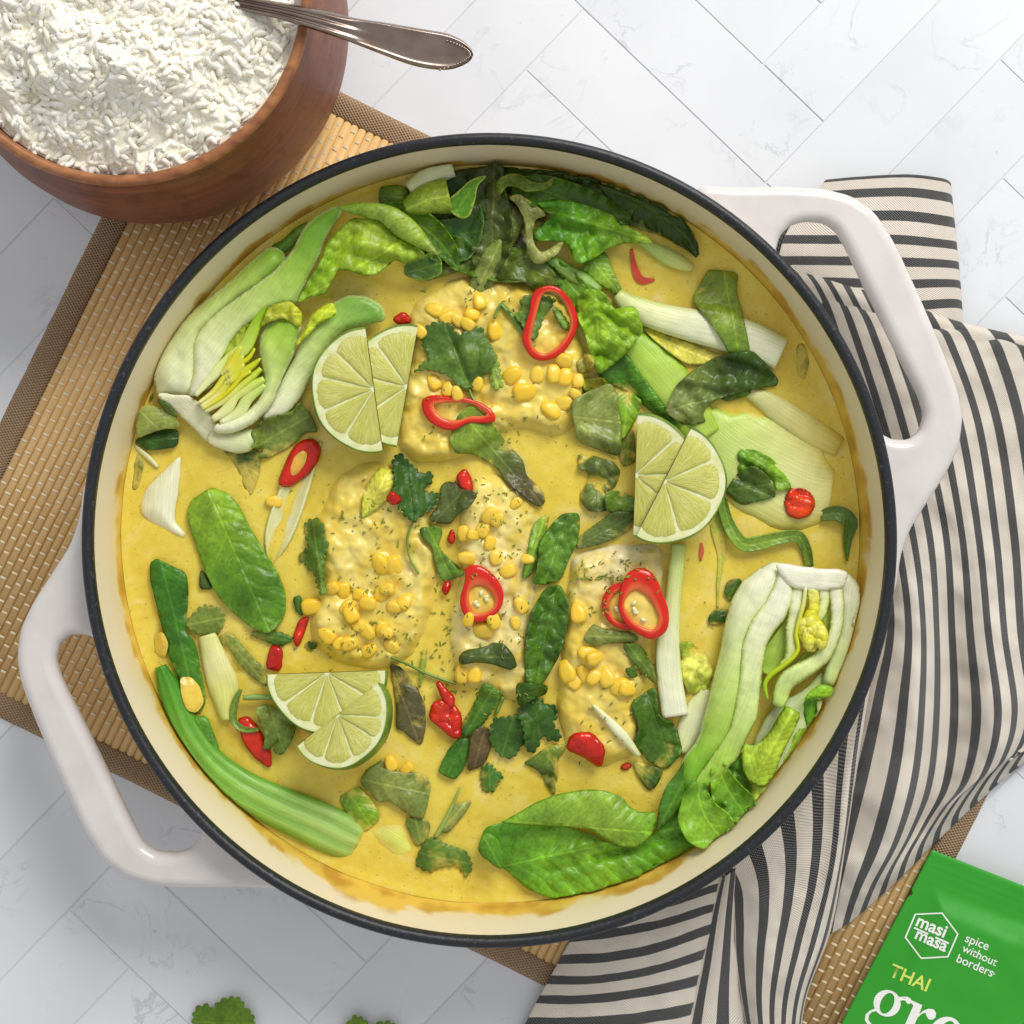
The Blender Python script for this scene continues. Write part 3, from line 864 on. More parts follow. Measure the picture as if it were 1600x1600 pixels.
def grain_pose(lift):
    while True:
        a = rs.uniform(0, 2*math.pi); r = .0655 * math.sqrt(rs.random())
        x, y = bc[0] + r*math.cos(a), bc[1] + r*math.sin(a)
        if lift > 0:                                  # upper grains: those in view
            q = Vector((x, y, .1)); px = NX + x / ((CAM_H - .1) / FPX); py = NY - y / ((CAM_H - .1) / FPX)
            if px < -15 or py < -15: continue
        break
    z = rice_z(x, y) / 1000
    e = .002
    nx_ = -(rice_z(x+e, y) - rice_z(x-e, y)) / 1000 / (2*e); ny_ = -(rice_z(x, y+e) - rice_z(x, y-e)) / 1000 / (2*e)
    nrm = Vector((nx_, ny_, 1)).normalized()
    cl = fbm(x * 70, y * 70, 8, 2) * math.pi * 1.2         # neighbouring grains lie in clumps
    d = Vector((math.cos(cl + rs.gauss(0, .7)), math.sin(cl + rs.gauss(0, .7)), 0))
    d = (d - nrm * d.dot(nrm) + nrm * rs.gauss(0, .28)).normalized()
    yv = nrm.cross(d).normalized(); zv = d.cross(yv)
    M_ = Matrix((d, yv, zv)).transposed().to_4x4()
    M_.translation = Vector((x, y, z)) + nrm * (lift + rs.uniform(-.0012, .0012))
    return M_
V, F = [], []
for i in range(4600):
    gv, gf = GR[rs.randrange(6)]; M_ = grain_pose(0.0 if i > 2800 else -.0005); q = len(V)
    V += [M_ @ v for v in gv]; F += [tuple(q + a for a in f) for f in gf]
tag(mk('rice_mass', V, F, MATS['rice']), 'white rice grains packed together in the wooden bowl', 'rice', kind='stuff')
for i in range(300):
    o = bpy.data.objects.new('rice_grain', GM[rs.randrange(6)]); col.objects.link(o)
    o.matrix_world = grain_pose(.0007)
    tag(o, 'loose white rice grain lying on top of the heap in the wooden bowl', 'rice grain', 'rice grains on top of the heap')

t = NT('silver_dark_refl'); p = t.obj()
refl_tone = t.rng(t.noise(p, 90, 4), .35, .7)  # dark room reflection put into the silver's base colour, mottled by noise
t.done(t.mix(refl_tone, (.36, .29, .25), (.17, .125, .10)), t.rng(refl_tone, 0, 1, .2, .36), t.bump(t.noise(p, 500, 3), .08, .0004), Metallic=1.0)
spoon = thing('serving_spoon', 'silver serving spoon with ridged handle leaning over the bowl rim', 'spoon', W(560, 45, 99))
def spoon_part(name, sp_, prof, mat=MATS['silver_dark_refl']):
    sp_ = resample(catmull(sp_, n=10), 3.5, closed=False); n = len(sp_)
    tg = np.gradient(sp_[:, :2], axis=0); tg /= np.sqrt((tg**2).sum(1))[:, None]; nr_ = np.stack([-tg[:, 1], tg[:, 0]], 1)
    V, F = [], []; m = 2 * len(prof(0)); 
    for i in range(n):
        pr = prof(i / (n - 1))
        ring = [(la, h) for la, h in pr] + [(la * .96, h - 2.0) for la, h in reversed(pr)]
        for la, h in ring:
            q = sp_[i, :2] + nr_[i] * la * sp_[i, 2]; V.append(W(q[0], q[1], sp_[i, 3] + h))
    for i in range(n - 1):
        for j in range(m): F.append((i*m + j, i*m + (j+1) % m, (i+1)*m + (j+1) % m, (i+1)*m + j))
    F.append(tuple(range(m-1, -1, -1))); F.append(tuple(range((n-1)*m, n*m)))
    return mk(name, V, F, mat, spoon)
def hprof(t_):
    fl_ = sstep(.52, .68, t_)
    out = []
    for i in range(25):
        la = -1 + i / 12
        ridge = (math.cos(la * math.pi * 3.0) * .45 + .25 * (1 - la * la)) * (1 - fl_)
        spat = fl_ * (-.7 * (1 - abs(la)**3) + .6 * (1 - sstep(.86, .97, t_)) * 0)
        lip = fl_ * .5 * math.exp(-((abs(la) - .86) / .1)**2)
        out.append((la, 2.0 * math.sqrt(max(0, 1 - la**6)) + ridge + spat + lip - .3))
    return out
SPN = zz(15, [(-330, -110, 44, 92.5), (-100, -48, 44, 96), (180, 18, 44, 100), (400, 62, 50, 101.5), (600, 112, 62, 102), (800, 168, 70, 102), (1000, 222, 92, 101.5), (1200, 275, 110, 101), (1350, 300, 108, 100.5),
              (1440, 312, 84, 100.3), (1500, 322, 44, 100.2), (1524, 326, 6, 100.2)])
SPN = [(a, b_, c * .26875, d) for a, b_, c, d in SPN]
sp_handle = spoon_part('handle', SPN, hprof)
spoon_part('spoon_bowl', [(241, -30, 10, 92), (205, -38, 34, 90), (150, -50, 52, 88), (90, -63, 50, 87), (45, -72, 28, 88), (30, -75, 5, 88)],
           lambda t_: [(-1 + i / 6, 1.2 - 4.0 * (1 - (-1 + i / 6)**2) * math.sin(math.pi * min(1, t_ + .05))) for i in range(13)])
# beaded edge at the end of the handle
V, F = [], []
for i in range(26):
    t_ = -1 + 2 * i / 25
    bx, by = zz(15, [(1505 - 150 * t_ * t_ * .9 - (40 if t_ > 0 else 0) * abs(t_), 322 + t_ * 84)])[0]
    c_ = W(bx, by, 102.6); q = len(V)
    for (dx, dy, dz) in ((1, 0, 0), (0, 1, 0), (-1, 0, 0), (0, -1, 0), (0, 0, 1), (0, 0, -1)): V.append(c_ + Vector((dx, dy, dz)) * .00055)
    F += [(q, q+1, q+4), (q+1, q+2, q+4), (q+2, q+3, q+4), (q+3, q, q+4)]
mk('beading', V, F, MATS['silver_dark_refl'], sp_handle)

# ------------------------------------------------------------ green foil pouch
t = NT('pouch_film'); p = t.obj()
t.done(t.mix(t.rng(t.noise(p, 30, 3), .3, .7), hexc('2E9A27'), hexc('36A22C')), .42, t.bump(t.noise(p, 120, 3), .08, .0006), Specular_IOR_Level=.4)
simple('print_white', 'F2F5EE', .5); simple('print_lime', 'D8E66A', .5)
PA = np.array((1456.6, 1328.0)); PX = np.array((math.cos(R(21.5)), math.sin(R(21.5)))); PY = np.array((-.4618, .887))
PWD, PHT = 470.0, 640.0
PI2 = np.linalg.inv(np.stack([PX, PY], 1))
def pouch_z(px, py):
    a, b = PI2 @ (np.array((px, py)) - PA)
    e = min(a - 26, PWD - 26 - a, b - 50, PHT - 40 - b)
    z = 8.0 + .004 * b
    z += 5.0 * sstep(0, 46, e) * (1 - .25 * math.cos((a - PWD / 2) / PWD * 2 * math.pi) * -1) * .9
    z += .45 * fbm(a / 70, b / 90, 5, 2) * sstep(-10, 40, e)
    z += .9 * math.exp(-((b - 95 - .55*(a-150)) / 22)**2) * sstep(120, 260, a)
    z += .8 * math.exp(-((b + .3*a - 300) / 20)**2) * sstep(170, 320, a)
    if b < 47: z += .12 * math.sin(b / 4.2 * math.pi)
    return z
pouch = thing('spice_pouch', 'bright green foil spice pouch with white lettering at the corner of the mat', 'pouch', W(1560, 1500, 4))
V, F, n, m = [], [], 94, 128
for i in range(n + 1):
    for j in range(m + 1):
        a, b_ = PWD*i/n, PHT*j/m
        if i == 0 and abs(b_ - 76) < 5: a += 6 - abs(b_ - 76)           # tear notch
        q = PA + PX * a + PY * b_; V.append(W(q[0], q[1], pouch_z(q[0], q[1])))
for i in range(n):
    for j in range(m): F.append((i*(m+1)+j, i*(m+1)+j+1, (i+1)*(m+1)+j+1, (i+1)*(m+1)+j))
film = mk('pouch_film', V, F, MATS['pouch_film'], pouch, solid=.5)
def onto_pouch(me, lift=.16):
    for v in me.vertices:
        k = kmm(11) / 1000; px = NX + v.co.x / k; py = NY - v.co.y / k
        z = pouch_z(px, py) + lift; v.co = W(px, py, z)
def text(name, s, p0, p1, mat, bold=0.0, shear=0.0, spacing=1.0, ysc=1.0):
    cu = bpy.data.curves.new(name, 'FONT'); cu.body = s; cu.size = 1.0; cu.offset = bold; cu.shear = shear; cu.space_character = spacing; cu.resolution_u = 4
    tmp = bpy.data.objects.new('t', cu); col.objects.link(tmp); bpy.context.view_layer.update()
    me = bpy.data.meshes.new_from_object(tmp.evaluated_get(bpy.context.evaluated_depsgraph_get()))
    bpy.data.objects.remove(tmp)
    x = [v.co.x for v in me.vertices]; x0, x1 = min(x), max(x)
    (a, b), (c, d) = zz(31, [p0, p1])
    A = W(a, b, 11); B = W(c, d, 11); sc = (B - A).length / (x1 - x0); an = math.atan2(B.y - A.y, B.x - A.x)
    me.transform(Matrix.Translation((A.x, A.y, 0)) @ Matrix.Rotation(an, 4, 'Z') @ Matrix.Diagonal((sc, sc * ysc, 1, 1)) @ Matrix.Translation((-x0, 0, 0)))
    bm = bmesh.new(); bm.from_mesh(me); bmesh.ops.triangulate(bm, faces=bm.faces); bm.to_mesh(me); bm.free()
    onto_pouch(me); me.materials.clear(); me.materials.append(mat)
    return link_obj(name, me, film, (0, 0, 0))
def print_loops(name, loops, mat):
    cu = bpy.data.curves.new(name + '_c', 'CURVE'); cu.dimensions = '2D'; cu.fill_mode = 'BOTH'
    for lp in loops:
        s_ = cu.splines.new('POLY'); s_.points.add(len(lp) - 1); s_.use_cyclic_u = True
        for p_, q in zip(s_.points, lp): w_ = W(q[0], q[1], 11); p_.co = (w_.x, w_.y, 0, 1)
    tmp = bpy.data.objects.new('t', cu); col.objects.link(tmp); bpy.context.view_layer.update()
    me = bpy.data.meshes.new_from_object(tmp.evaluated_get(bpy.context.evaluated_depsgraph_get())); bpy.data.objects.remove(tmp)
    bm = bmesh.new(); bm.from_mesh(me); bmesh.ops.triangulate(bm, faces=bm.faces); bmesh.ops.subdivide_edges(bm, edges=[e for e in bm.edges if e.calc_length() > .004], cuts=2); bm.to_mesh(me); bm.free()
    onto_pouch(me); me.materials.clear(); me.materials.append(mat)
    return link_obj(name, me, film, (0, 0, 0))
WH = MATS['print_white']
text('logo_lettering', 'masi', (694, 778), (932, 880), WH, bold=.022)
text('logo_lettering', 'masa', (686, 884), (942, 1000), WH, bold=.022)
hx = np.array([(690, 680), (920, 670), (1055, 850), (970, 1045), (740, 1058), (605, 880)], float); hc = hx.mean(0)
print_loops('logo_hexagon', [zz(31, [tuple(p) for p in hx]), zz(31, [tuple(hc + (p - hc) * .938) for p in hx])], WH)
ln = [(686, 790), (977, 922), (971, 936), (680, 804)]
print_loops('logo_rule', [zz(31, ln)], WH)
text('slogan_lettering', 'spice', (1104, 912), (1294, 986), WH, bold=.006)
text('slogan_lettering', 'without', (1078, 992), (1362, 1120), WH, bold=.006)
text('slogan_lettering', 'borders', (1032, 1080), (1330, 1208), WH, bold=.006)
print_loops('trademark_dot', [zz(31, [(1348 + 9*math.cos(a), 1180 + 9*math.sin(a)) for a in np.linspace(0, 2*math.pi, 13)[:-1]]),
                              zz(31, [(1348 + 5*math.cos(a), 1180 + 5*math.sin(a)) for a in np.linspace(0, 2*math.pi, 13)[:-1]])], WH)
text('variety_lettering', 'THAI', (468, 1196), (786, 1330), MATS['print_lime'], bold=.014)
EX, EU = np.array((.914, .407)), np.array((.407, -.914))
XH = 330.0
def glyph(loops, ox):
    O = np.array((247.0, 1579.0)) + EX * ox * XH
    return [zz(31, [tuple(O + EX * p[0] * XH + EU * p[1] * XH) for p in l]) for l in loops]
def ell(cx, cy, rx, ry, a0=0, a1=360, n=36, tiltd=0):
    out = []
    for a in np.linspace(R(a0), R(a1), n, endpoint=(a1 - a0) < 360):
        x, y = rx*math.cos(a), ry*math.sin(a); c, s = math.cos(R(tiltd)), math.sin(R(tiltd)); out.append((cx + x*c - y*s, cy + x*s + y*c))
    return out
g1 = [ell(.40, .68, .345, .335), ell(.40, .68, .165, .275)]
g_ear = [[(.60, .94), (.66, .86), (.74, .92), (.80, .93), (.86, .88), (.93, .90), (.95, .97), (.90, 1.03), (.80, 1.04), (.70, 1.0)]]
g_link = [[(.24, .40), (.14, .32), (.10, .22), (.14, .10), (.24, .05), (.45, .03), (.70, .03), (.85, -.04), (.92, -.16), (.88, -.32), (.72, -.43), (.45, -.47), (.20, -.44), (.05, -.34), (.03, -.22), (.10, -.10), (.20, -.03),
           (.06, .06), (.02, .2), (.08, .34), (.18, .44)], [(.26, -.06), (.17, -.14), (.15, -.25), (.22, -.35), (.45, -.39), (.66, -.35), (.76, -.25), (.74, -.15), (.62, -.10), (.45, -.09)]]
for L_ in (g1, g_ear, g_link): print_loops('name_lettering', glyph(L_, 0), WH)
r1 = [[(.0, 1.0), (.0, .94), (.10, .90), (.10, .10), (.0, .06), (.0, 0), (.48, 0), (.48, .06), (.32, .10), (.32, .66), (.38, .80), (.46, .86), (.50, .80), (.58, .74), (.68, .76), (.73, .85), (.70, .96), (.60, 1.02), (.48, .98), (.38, .88), (.32, .76), (.30, 1.0)]]
print_loops('name_lettering', glyph(r1, .93), WH)
e1 = [ell(.45, .5, .43, .52, 0, 335, 34) + [(.70, .22), (.58, .10), (.48, .09), (.36, .14), (.28, .28), (.25, .46), (.88, .46)], ell(.46, .55, .20, .38, 0, 180, 18)]
print_loops('name_lettering', glyph(e1, 1.62), WH)
# ------------------------------------------------------------ food materials
t = NT('fish'); c = t.colattr(); p = t.geo()
n2 = t.noise(p, 260, 4); n1 = t.noise(p, 90, 3)
b = t.mix(t.rng(n2, .48, .75, 0, .4), c, hexc('DDB440'))
b = t.mix(t.rng(n1, .54, .72, 0, .25), b, hexc('F6E9B4'))
b = t.mix(t.rng(t.noise(p, 58, 4, .6, .8), .44, .60, .15, .85), b, hexc('E3C648'))
t.done(b, .24, t.bump(t.math('ADD', n2, t.math('MULTIPLY', n1, 1.6)), .28, .0009), Specular_IOR_Level=.45)
t.put(t.b.inputs['Subsurface Weight'], .12); t.b.inputs['Subsurface Radius'].default_value = (1, .7, .25); t.b.inputs['Subsurface Scale'].default_value = .003
t = NT('chili'); c = t.colattr(); p = t.geo()
b = t.mix(t.rng(t.noise(p, 160, 3), .35, .7, 0, .35), c, hexc('B3120A'))
t.done(b, .2, t.bump(t.noise(p, 220, 4), .35, .0008), Specular_IOR_Level=.5)
t = NT('corn'); p = t.obj(); rnd = t.rand()
b = t.mix(t.rng(rnd, 0, 1), hexc('F4C81E'), hexc('EFCB3E'))
b = t.mix(t.rng(t.noise(p, 180, 3), .45, .7, 0, .35), b, hexc('F6E08A'))
t.done(b, .22, t.bump(t.noise(p, 260, 3), .12, .0006), Specular_IOR_Level=.5)
t.put(t.b.inputs['Subsurface Weight'], .2); t.b.inputs['Subsurface Radius'].default_value = (1, .7, .15); t.b.inputs['Subsurface Scale'].default_value = .002
t = NT('lime_peel'); p = t.obj()
b = t.mix(t.rng(t.noise(p, 90, 3), .35, .65), hexc('4F7A22'), hexc('86A83A'))
vo = t.new('ShaderNodeTexVoronoi'); t.l.new(p, vo.inputs['Vector']); vo.inputs['Scale'].default_value = 900
t.done(b, .32, t.bump(vo.outputs['Distance'], .5, .0006), Specular_IOR_Level=.5)
t = NT('lime_pith'); p = t.obj()
t.done(t.mix(t.rng(t.noise(p, 200, 3), .4, .65), hexc('E6E7B8'), hexc('D8DC98')), .45, t.bump(t.noise(p, 400, 3), .2, .0005))
t.put(t.b.inputs['Subsurface Weight'], .2); t.b.inputs['Subsurface Scale'].default_value = .002
t = NT('lime_pulp'); uv = t.uv(); rnd = t.rand()
st_ = t.noise(t.scale(uv, (1.0, .16, 1)), 34, 4, .6, .8); fi = t.noise(uv, 60, 3)
b = t.mix(t.rng(st_, .36, .62), hexc('BDC044'), hexc('D9D780'))
b = t.mix(t.rng(st_, .64, .74, 0, .8), b, hexc('ECEAB8'))
t.done(b, .2, t.bump(t.math('ADD', st_, t.math('MULTIPLY', fi, .3)), .55, .001), Specular_IOR_Level=.5)
t.put(t.b.inputs['Subsurface Weight'], .4); t.b.inputs['Subsurface Radius'].default_value = (.8, 1, .3); t.b.inputs['Subsurface Scale'].default_value = .004

# ------------------------------------------------------------ fish fillets under the sauce
FIL = []
def fillet(pts, label, cols, dome=6.0, seed=0.0):
    FIL.append(np.array(pts, float))
    o = patch('fish_fillet', pts, 'fish', cols, lift=0, base=SOUP - 2.2, dome=dome + 1.5, dw=27, wave=1.9, ws=52, fine=1.2, fsc=24.0, sp=3.2, th=0.0, seed=seed, cvar=.08)
    tag(o, label, 'fish', 'fish fillets in the curry')
fillet([(632, 500), (650, 462), (715, 428), (800, 428), (880, 462), (925, 560), (918, 640), (880, 690), (810, 668), (770, 690), (722, 720), (650, 730), (612, 690), (622, 610), (640, 560)],
       'sauce covered fish fillet heaped with corn between the upper lime wedge and the crumpled leaf', ['EAD668', 'EFDE7C', 'E6D05E'], 6.5, 1)
fillet([(520, 745), (570, 715), (640, 728), (672, 790), (690, 880), (676, 960), (650, 1030), (590, 1052), (520, 1040), (478, 1000), (498, 900), (482, 830)],
       'sauce covered fish fillet with corn directly above the lower lime wedges', ['EBD86A', 'F0E084', 'E7D262'], 6.0, 2)
fillet([(712, 790), (742, 738), (790, 735), (850, 780), (852, 850), (836, 940), (838, 1030), (842, 1100), (780, 1100), (712, 1066), (698, 980), (716, 890)],
       'sauce covered fish fillet under the single chilli ring in the middle of the pan', ['EAD668', 'F4EAB0', 'ECD974'], 6.5, 3)
fillet([(886, 872), (930, 852), (1036, 842), (1040, 920), (1014, 1000), (1006, 1090), (1004, 1178), (940, 1208), (880, 1170), (866, 1100), (874, 990)],
       'pale fish fillet under the pair of overlapping chilli rings', ['F6EECA', 'ECD976', 'ECD97A'], 6.5, 4)

# ------------------------------------------------------------ pieces lying low in the sauce
def leafpiece(name, reg, pts, cols, label, cat='leaf', mat='leaf_fine', group=None, **kw):
    o = patch(name, zz(reg, pts), mat, cols, **kw)
    return tag(o, label, cat, group)
G1 = 'torn green leaf pieces in the curry'
BRI, MID, DRK, VDK, GRY, PUR, PAL, YEL, WHT = '7FB338', '558C2C', '33602A', '22441C', '7C9664', '4A4F42', 'CFE097', 'BFD24E', 'EFF1DC'
leafpiece('leaf_strip', 5, [(95, 330), (140, 380), (110, 500), (80, 510)], [DRK, '2A5526'], 'dark green leaf strip half sunk by the left pan wall', group=G1, base=SOUP+.1, dome=.8, lift=0)
leafpiece('leaf_piece', 5, [(140, 60), (155, 28), (185, 55), (165, 92)], [VDK], 'tiny dark leaf bit left of the large cut bok choy heel', group=G1, base=SOUP, dome=1.2)
o = patch('heel_chip', zz(5, [(118, 585), (150, 500), (220, 430), (320, 330), (306, 500), (280, 660), (345, 720), (325, 745), (240, 700), (160, 655), (120, 620)]), 'stalk', ['EFEFD8', 'F2F0DE'], base=SOUP, lift=.2, dome=3.0, wave=.3, th=0, cvar=.04)
tag(o, 'white bok choy heel chip floating near the left pan wall', 'vegetable chip')
o = loft('stalk_piece', zz(5, [(80, 285, 3), (140, 335, 4.5), (205, 400, 3)]), 'stalk', ['DDDFB8'], th=1.2, base=SOUP, lift=.2); tag(o, 'thin pale stalk sliver under the folded leaf by the left wall', 'stalk')
# trough-shaped stalk with sauce lying in it
o = sheet('bok_choy_stalk', zz(5, [(970, 265, 12, 14), (900, 420, 22, 24), (830, 600, 27, 28), (780, 740, 24, 24), (745, 870, 8, 8)]), 'stalk', ['D9DE9C', 'E9E8B6', 'EDEBC0', 'E2DC90'], base=SOUP - 1.6, lift=0, curl=(.9, .9), th=1.3, wave=.3)
tag(o, 'pale hollow bok choy stalk filled with sauce beside the tall basil leaf', 'stalk')
leafpiece('leaf_piece', 5, [(520, 320), (560, 298), (690, 318), (695, 420), (655, 535), (622, 500), (598, 420), (552, 352)], [DRK, '3F6B33'], 'dark pointed leaf hanging below the heel of the large bok choy', group=G1, base=SOUP, dome=1.6, lift=.2)

# right-hand stalks, lowest first
o = loft('bok_choy_stalk', zz(4, [(690, 1130, 30), (780, 1240, 60), (930, 1340, 78), (1100, 1430, 78), (1230, 1490, 70), (1340, 1510, 40)]), 'stalk', ['C2D77E', 'CFE08E', 'DDE6A0', 'E6E7AE', 'E8E3A0'], th=4.8, base=SOUP - 1.6, ribs=.15, nr=3, wob=.12, cedge=['B8CC62', 'C4D36A', 'D9D988', 'E3D87E', 'E3D070'])
tag(o, 'broad pale green bok choy stalk right of the right lime wedges', 'stalk', 'stalks along the right side')
o = loft('bok_choy_stalk', zz(4, [(910, 985, 9), (1020, 1050, 17), (1150, 1140, 22), (1270, 1215, 22), (1385, 1275, 16)]), 'stalk', ['D9DCA0', 'E6E2A6', 'E9DF96', 'DECB70'], th=3.4, base=SOUP - .8, pw=.6, wob=.08)
tag(o, 'yellowed bok choy stalk nearest the right pan wall', 'stalk', 'stalks along the right side')
o = loft('bok_choy_stalk', zz(4, [(340, 750, 24), (440, 860, 35), (540, 980, 37), (640, 1120, 34), (710, 1230, 30)]), 'stalk', ['A9C95A', 'B9D46A', 'C3DA78', 'B7CF66'], th=4.5, base=SOUP, lift=.5, ribs=.2, nr=3, cedge=['93B948', 'A5C755', 'B3CF62', 'A3C050'])
tag(o, 'yellow green bok choy stalk running under the crumpled leaf to the right lime', 'stalk', 'stalks along the right side')
leafpiece('bok_choy_leaf', 4, [(390, 660), (560, 730), (740, 800), (850, 835), (720, 858), (620, 860), (550, 815), (450, 735)], ['B5C85A', 'CBD67E'], 'narrow yellow green leaf under the white stalk', group=G1, lift=.6, dome=1.5, wave=1.0)
o = loft('bok_choy_stalk', zz(4, [(270, 510, 10), (350, 575, 19), (480, 625, 22), (640, 665, 26), (800, 700, 29), (950, 750, 30), (1090, 812, 26)]), 'stalk', ['D6DDA0', 'E9ECC2', 'F0F1DA', 'F3F2E0', 'F1F2DC'], th=5.0, base=SOUP, lift=2.2, pw=.55, cedge=['C5D07E', 'DCE3AA', 'E6EAC0', 'E9ECC8', 'E3E8B8'])
tag(o, 'thick white bok choy stalk on the right with a leaf strip across it', 'stalk', 'stalks along the right side')
leafpiece('leaf_strip', 4, [(1170, 765), (1230, 758), (1226, 860), (1205, 935), (1168, 900)], [DRK, '4B7434'], 'small dark leaf strip half sunk right of the white stalk end', group=G1, base=SOUP, dome=1.0, lift=0)
o = sheet('chili_sliver', zz(4, [(342, 285, 2.5, 2.5), (352, 370, 5, 4), (385, 440, 7, 6), (455, 440, 2, 2)]), 'chili', ['D8402E', 'E05A3C'], base=SOUP + .1, lift=0, th=.8); tag(o, 'thin curved chilli sliver half sunk near the upper right', 'chilli')
# lower middle
o = patch('bok_choy_heart', zz(8, [(990, 900), (1060, 855), (1140, 855), (1205, 955), (1195, 1012), (1120, 1025), (1030, 975)]), 'stalk', ['E2E48C', 'DDE17A'], base=SOUP - .8, lift=0, dome=2.0, th=0, wave=.8); tag(o, 'bright yellow green heart leaf sunk below the curved stalk', 'leaf')
leafpiece('leaf_piece', 8, [(878, 765), (960, 718), (1010, 770), (1052, 842), (985, 912), (930, 850)], [MID, BRI], 'bright green crinkled leaf tip at the end of the curved stalk', group=G1, lift=.4, dome=2.2, wave=1.5, base=SOUP)
o = loft('bok_choy_stalk', zz(7, [(820, 850, 14), (775, 940, 22), (730, 1040, 20), (705, 1110, 10)]), 'stalk', ['E6E8B4', 'EDEECC', 'E2E6AC'], th=3, base=SOUP - .5); tag(o, 'short pale stalk left of the lower bok choy half', 'stalk')
o = sheet('leaf_shred', zz(7, [(835, 110, 9, 9), (858, 200, 10, 9), (872, 290, 6, 6), (860, 400, 2.5, 2.5), (856, 505, 1.5, 1.5)]), 'leaf_fine', ['8DB648', '9CBF58', '7EA23C'], base=SOUP + .2, lift=0, th=.6); tag(o, 'long thin green shred trailing below the right lime wedges', 'leaf', G1)
leafpiece('leaf_piece', 7, [(885, 445), (898, 392), (960, 385), (935, 450), (905, 482)], [DRK, '54783C'], 'small dark leaf bit left of the lower bok choy half, upper one', group=G1, base=SOUP, dome=1.4)
leafpiece('leaf_piece', 7, [(818, 545), (850, 508), (905, 518), (885, 568), (822, 578)], [DRK], 'small dark leaf bit left of the lower bok choy half, lower one', group=G1, base=SOUP, dome=1.6)
o = sheet('chili_sliver', zz(7, [(788, 235, 1.5, 1.5), (790, 270, 3.5, 3.5), (786, 310, 1, 1)]), 'chili', ['D9653A'], base=SOUP + .1, lift=0, th=.6); tag(o, 'tiny red chilli sliver sunk below the right lime wedges', 'chilli')

# ------------------------------------------------------------ wilted leaves along the top wall
leafpiece('bok_choy_leaf', 3, [(60, 340), (200, 250), (330, 170), (520, 130), (700, 150), (900, 190), (1060, 290), (960, 390), (800, 420), (740, 520), (640, 650), (500, 660), (350, 640), (220, 580), (120, 480)], ['30491F', '3A5522', '2C421C'], 'broad dark leaf lying lowest in the heap by the top wall', group='wilted leaves along the top wall', mat='leaf', base=SOUP + .6, dome=1.5, wave=2.0, ws=40)
GT = 'wilted leaves along the top wall'
def wilt(spine, cols, label, base, curl, rip=2.0, rl=30, mat='leaf', **kw):
    o = sheet('bok_choy_leaf', spine, mat, cols, base=base, curl=curl, rip=rip, rl=rl, M=30, wave=1.4, **kw)
    return tag(o, label, 'leaf', GT)
wilt([(858, 288, 14, 16), (925, 292, 24, 28), (1000, 318, 26, 30), (1062, 362, 18, 20), (1090, 400, 4, 4)], ['2F4A1E', '3A5C26', '35561F', '2C491B'], 'dark rippled leaf between the ribbed leaf and the upper right wall', SOUP + 2, ([.4, .9, .6], [.5, -.6, .5]))
wilt([(640, 372, 12, 14), (700, 392, 26, 26), (765, 412, 28, 30), (830, 418, 26, 26), (880, 440, 8, 8)], ['3F6428', '4E7432', '5A7E3C', '4C6E32'], 'rippled mid green leaf along the upper edge of the top fillet', SOUP + 3, ([.6, -.5, .8], [.5, .9, .4]), 2.4, 34)
wilt([(752, 262, 18, 16), (762, 310, 34, 30), (770, 360, 36, 34), (764, 410, 28, 28), (752, 448, 6, 6)], ['33482A', '3E5630', '4A6438', '566E44'], 'broad wet dark leaf hanging down behind the long basil leaf', SOUP + 5, ([.5, 1.0, .6], [.5, -.8, .7]), 2.4, 26)
wilt([(800, 292, 12, 14), (838, 296, 26, 30), (885, 312, 30, 34), (935, 330, 26, 30), (985, 342, 6, 8)], ['3C6628', '46742C', '3F6C28', '386022'], 'rippled green leaf behind the bright ribbed leaf', SOUP + 6, ([.8, .4, -.6], [.4, 1.0, .6]), 2.6, 30)
wilt([(842, 398, 8, 10), (872, 425, 18, 20), (905, 460, 22, 24), (930, 500, 20, 20), (944, 532, 6, 6)], ['4E8A2C', '5E9A34', '6CA63E', '5A9632'], 'ribbed green leaf leading down to the crumpled leaf', SOUP + 3.5, ([.5, .8, .4], [.3, -.5, .5]), 1.6, 22)
wilt([(580, 332, 10, 12), (620, 336, 24, 24), (664, 356, 28, 26), (700, 392, 18, 18), (716, 424, 4, 4)], ['4C7E2C', '5E9036', '54862F', '416E26'], 'dark green leaf between the large bok choy half and the rolled leaf', SOUP + 6, ([.6, 1.1, .6], [.5, -.7, .7]), 2.2, 26)
leafpiece('bok_choy_leaf', 3, [(480, 150), (600, 138), (750, 128), (900, 138), (1020, 180), (1115, 292), (1000, 315), (860, 295), (700, 275), (560, 250)], ['2F4A1E', '3A5A22', '2C471B'], 'darkest leaf lying against the top wall of the pan', group=GT, mat='leaf', base=SOUP + 1, dome=3.5, wave=3, ws=45, lift=1)
leafpiece('bok_choy_leaf', 3, [(1015, 322), (1180, 284), (1290, 298), (1400, 356), (1485, 430), (1545, 512), (1520, 532), (1400, 474), (1290, 446), (1200, 404), (1100, 352)], ['35561F', '3E6426', '2F4F1E'], 'dark narrow leaf against the upper right wall', group=GT, mat='leaf', base=SOUP + .3, dome=3.0, wave=2, lift=.5)
leafpiece('bok_choy_leaf', 3, [(640, 555), (740, 540), (800, 600), (862, 680), (842, 725), (760, 745), (700, 705), (640, 692), (568, 692), (600, 620)], ['4A6630', '5D7A3A'], 'dull translucent leaf just above the top fish fillet', group=GT, lift=.4, dome=2, wave=1.5)
leafpiece('bok_choy_leaf', 25, [(150, 590), (400, 600), (640, 550), (730, 440), (775, 600), (735, 800), (645, 935), (520, 965), (400, 935), (325, 800), (230, 680)], ['2C5A26', '35662B', '2A5223'], 'dark cupped leaf below the rolled leaf at the top', group=GT, mat='leaf', base=SOUP + 6, dome=-5.5, wave=1.2, edge='4F7A3C', edgew=4)
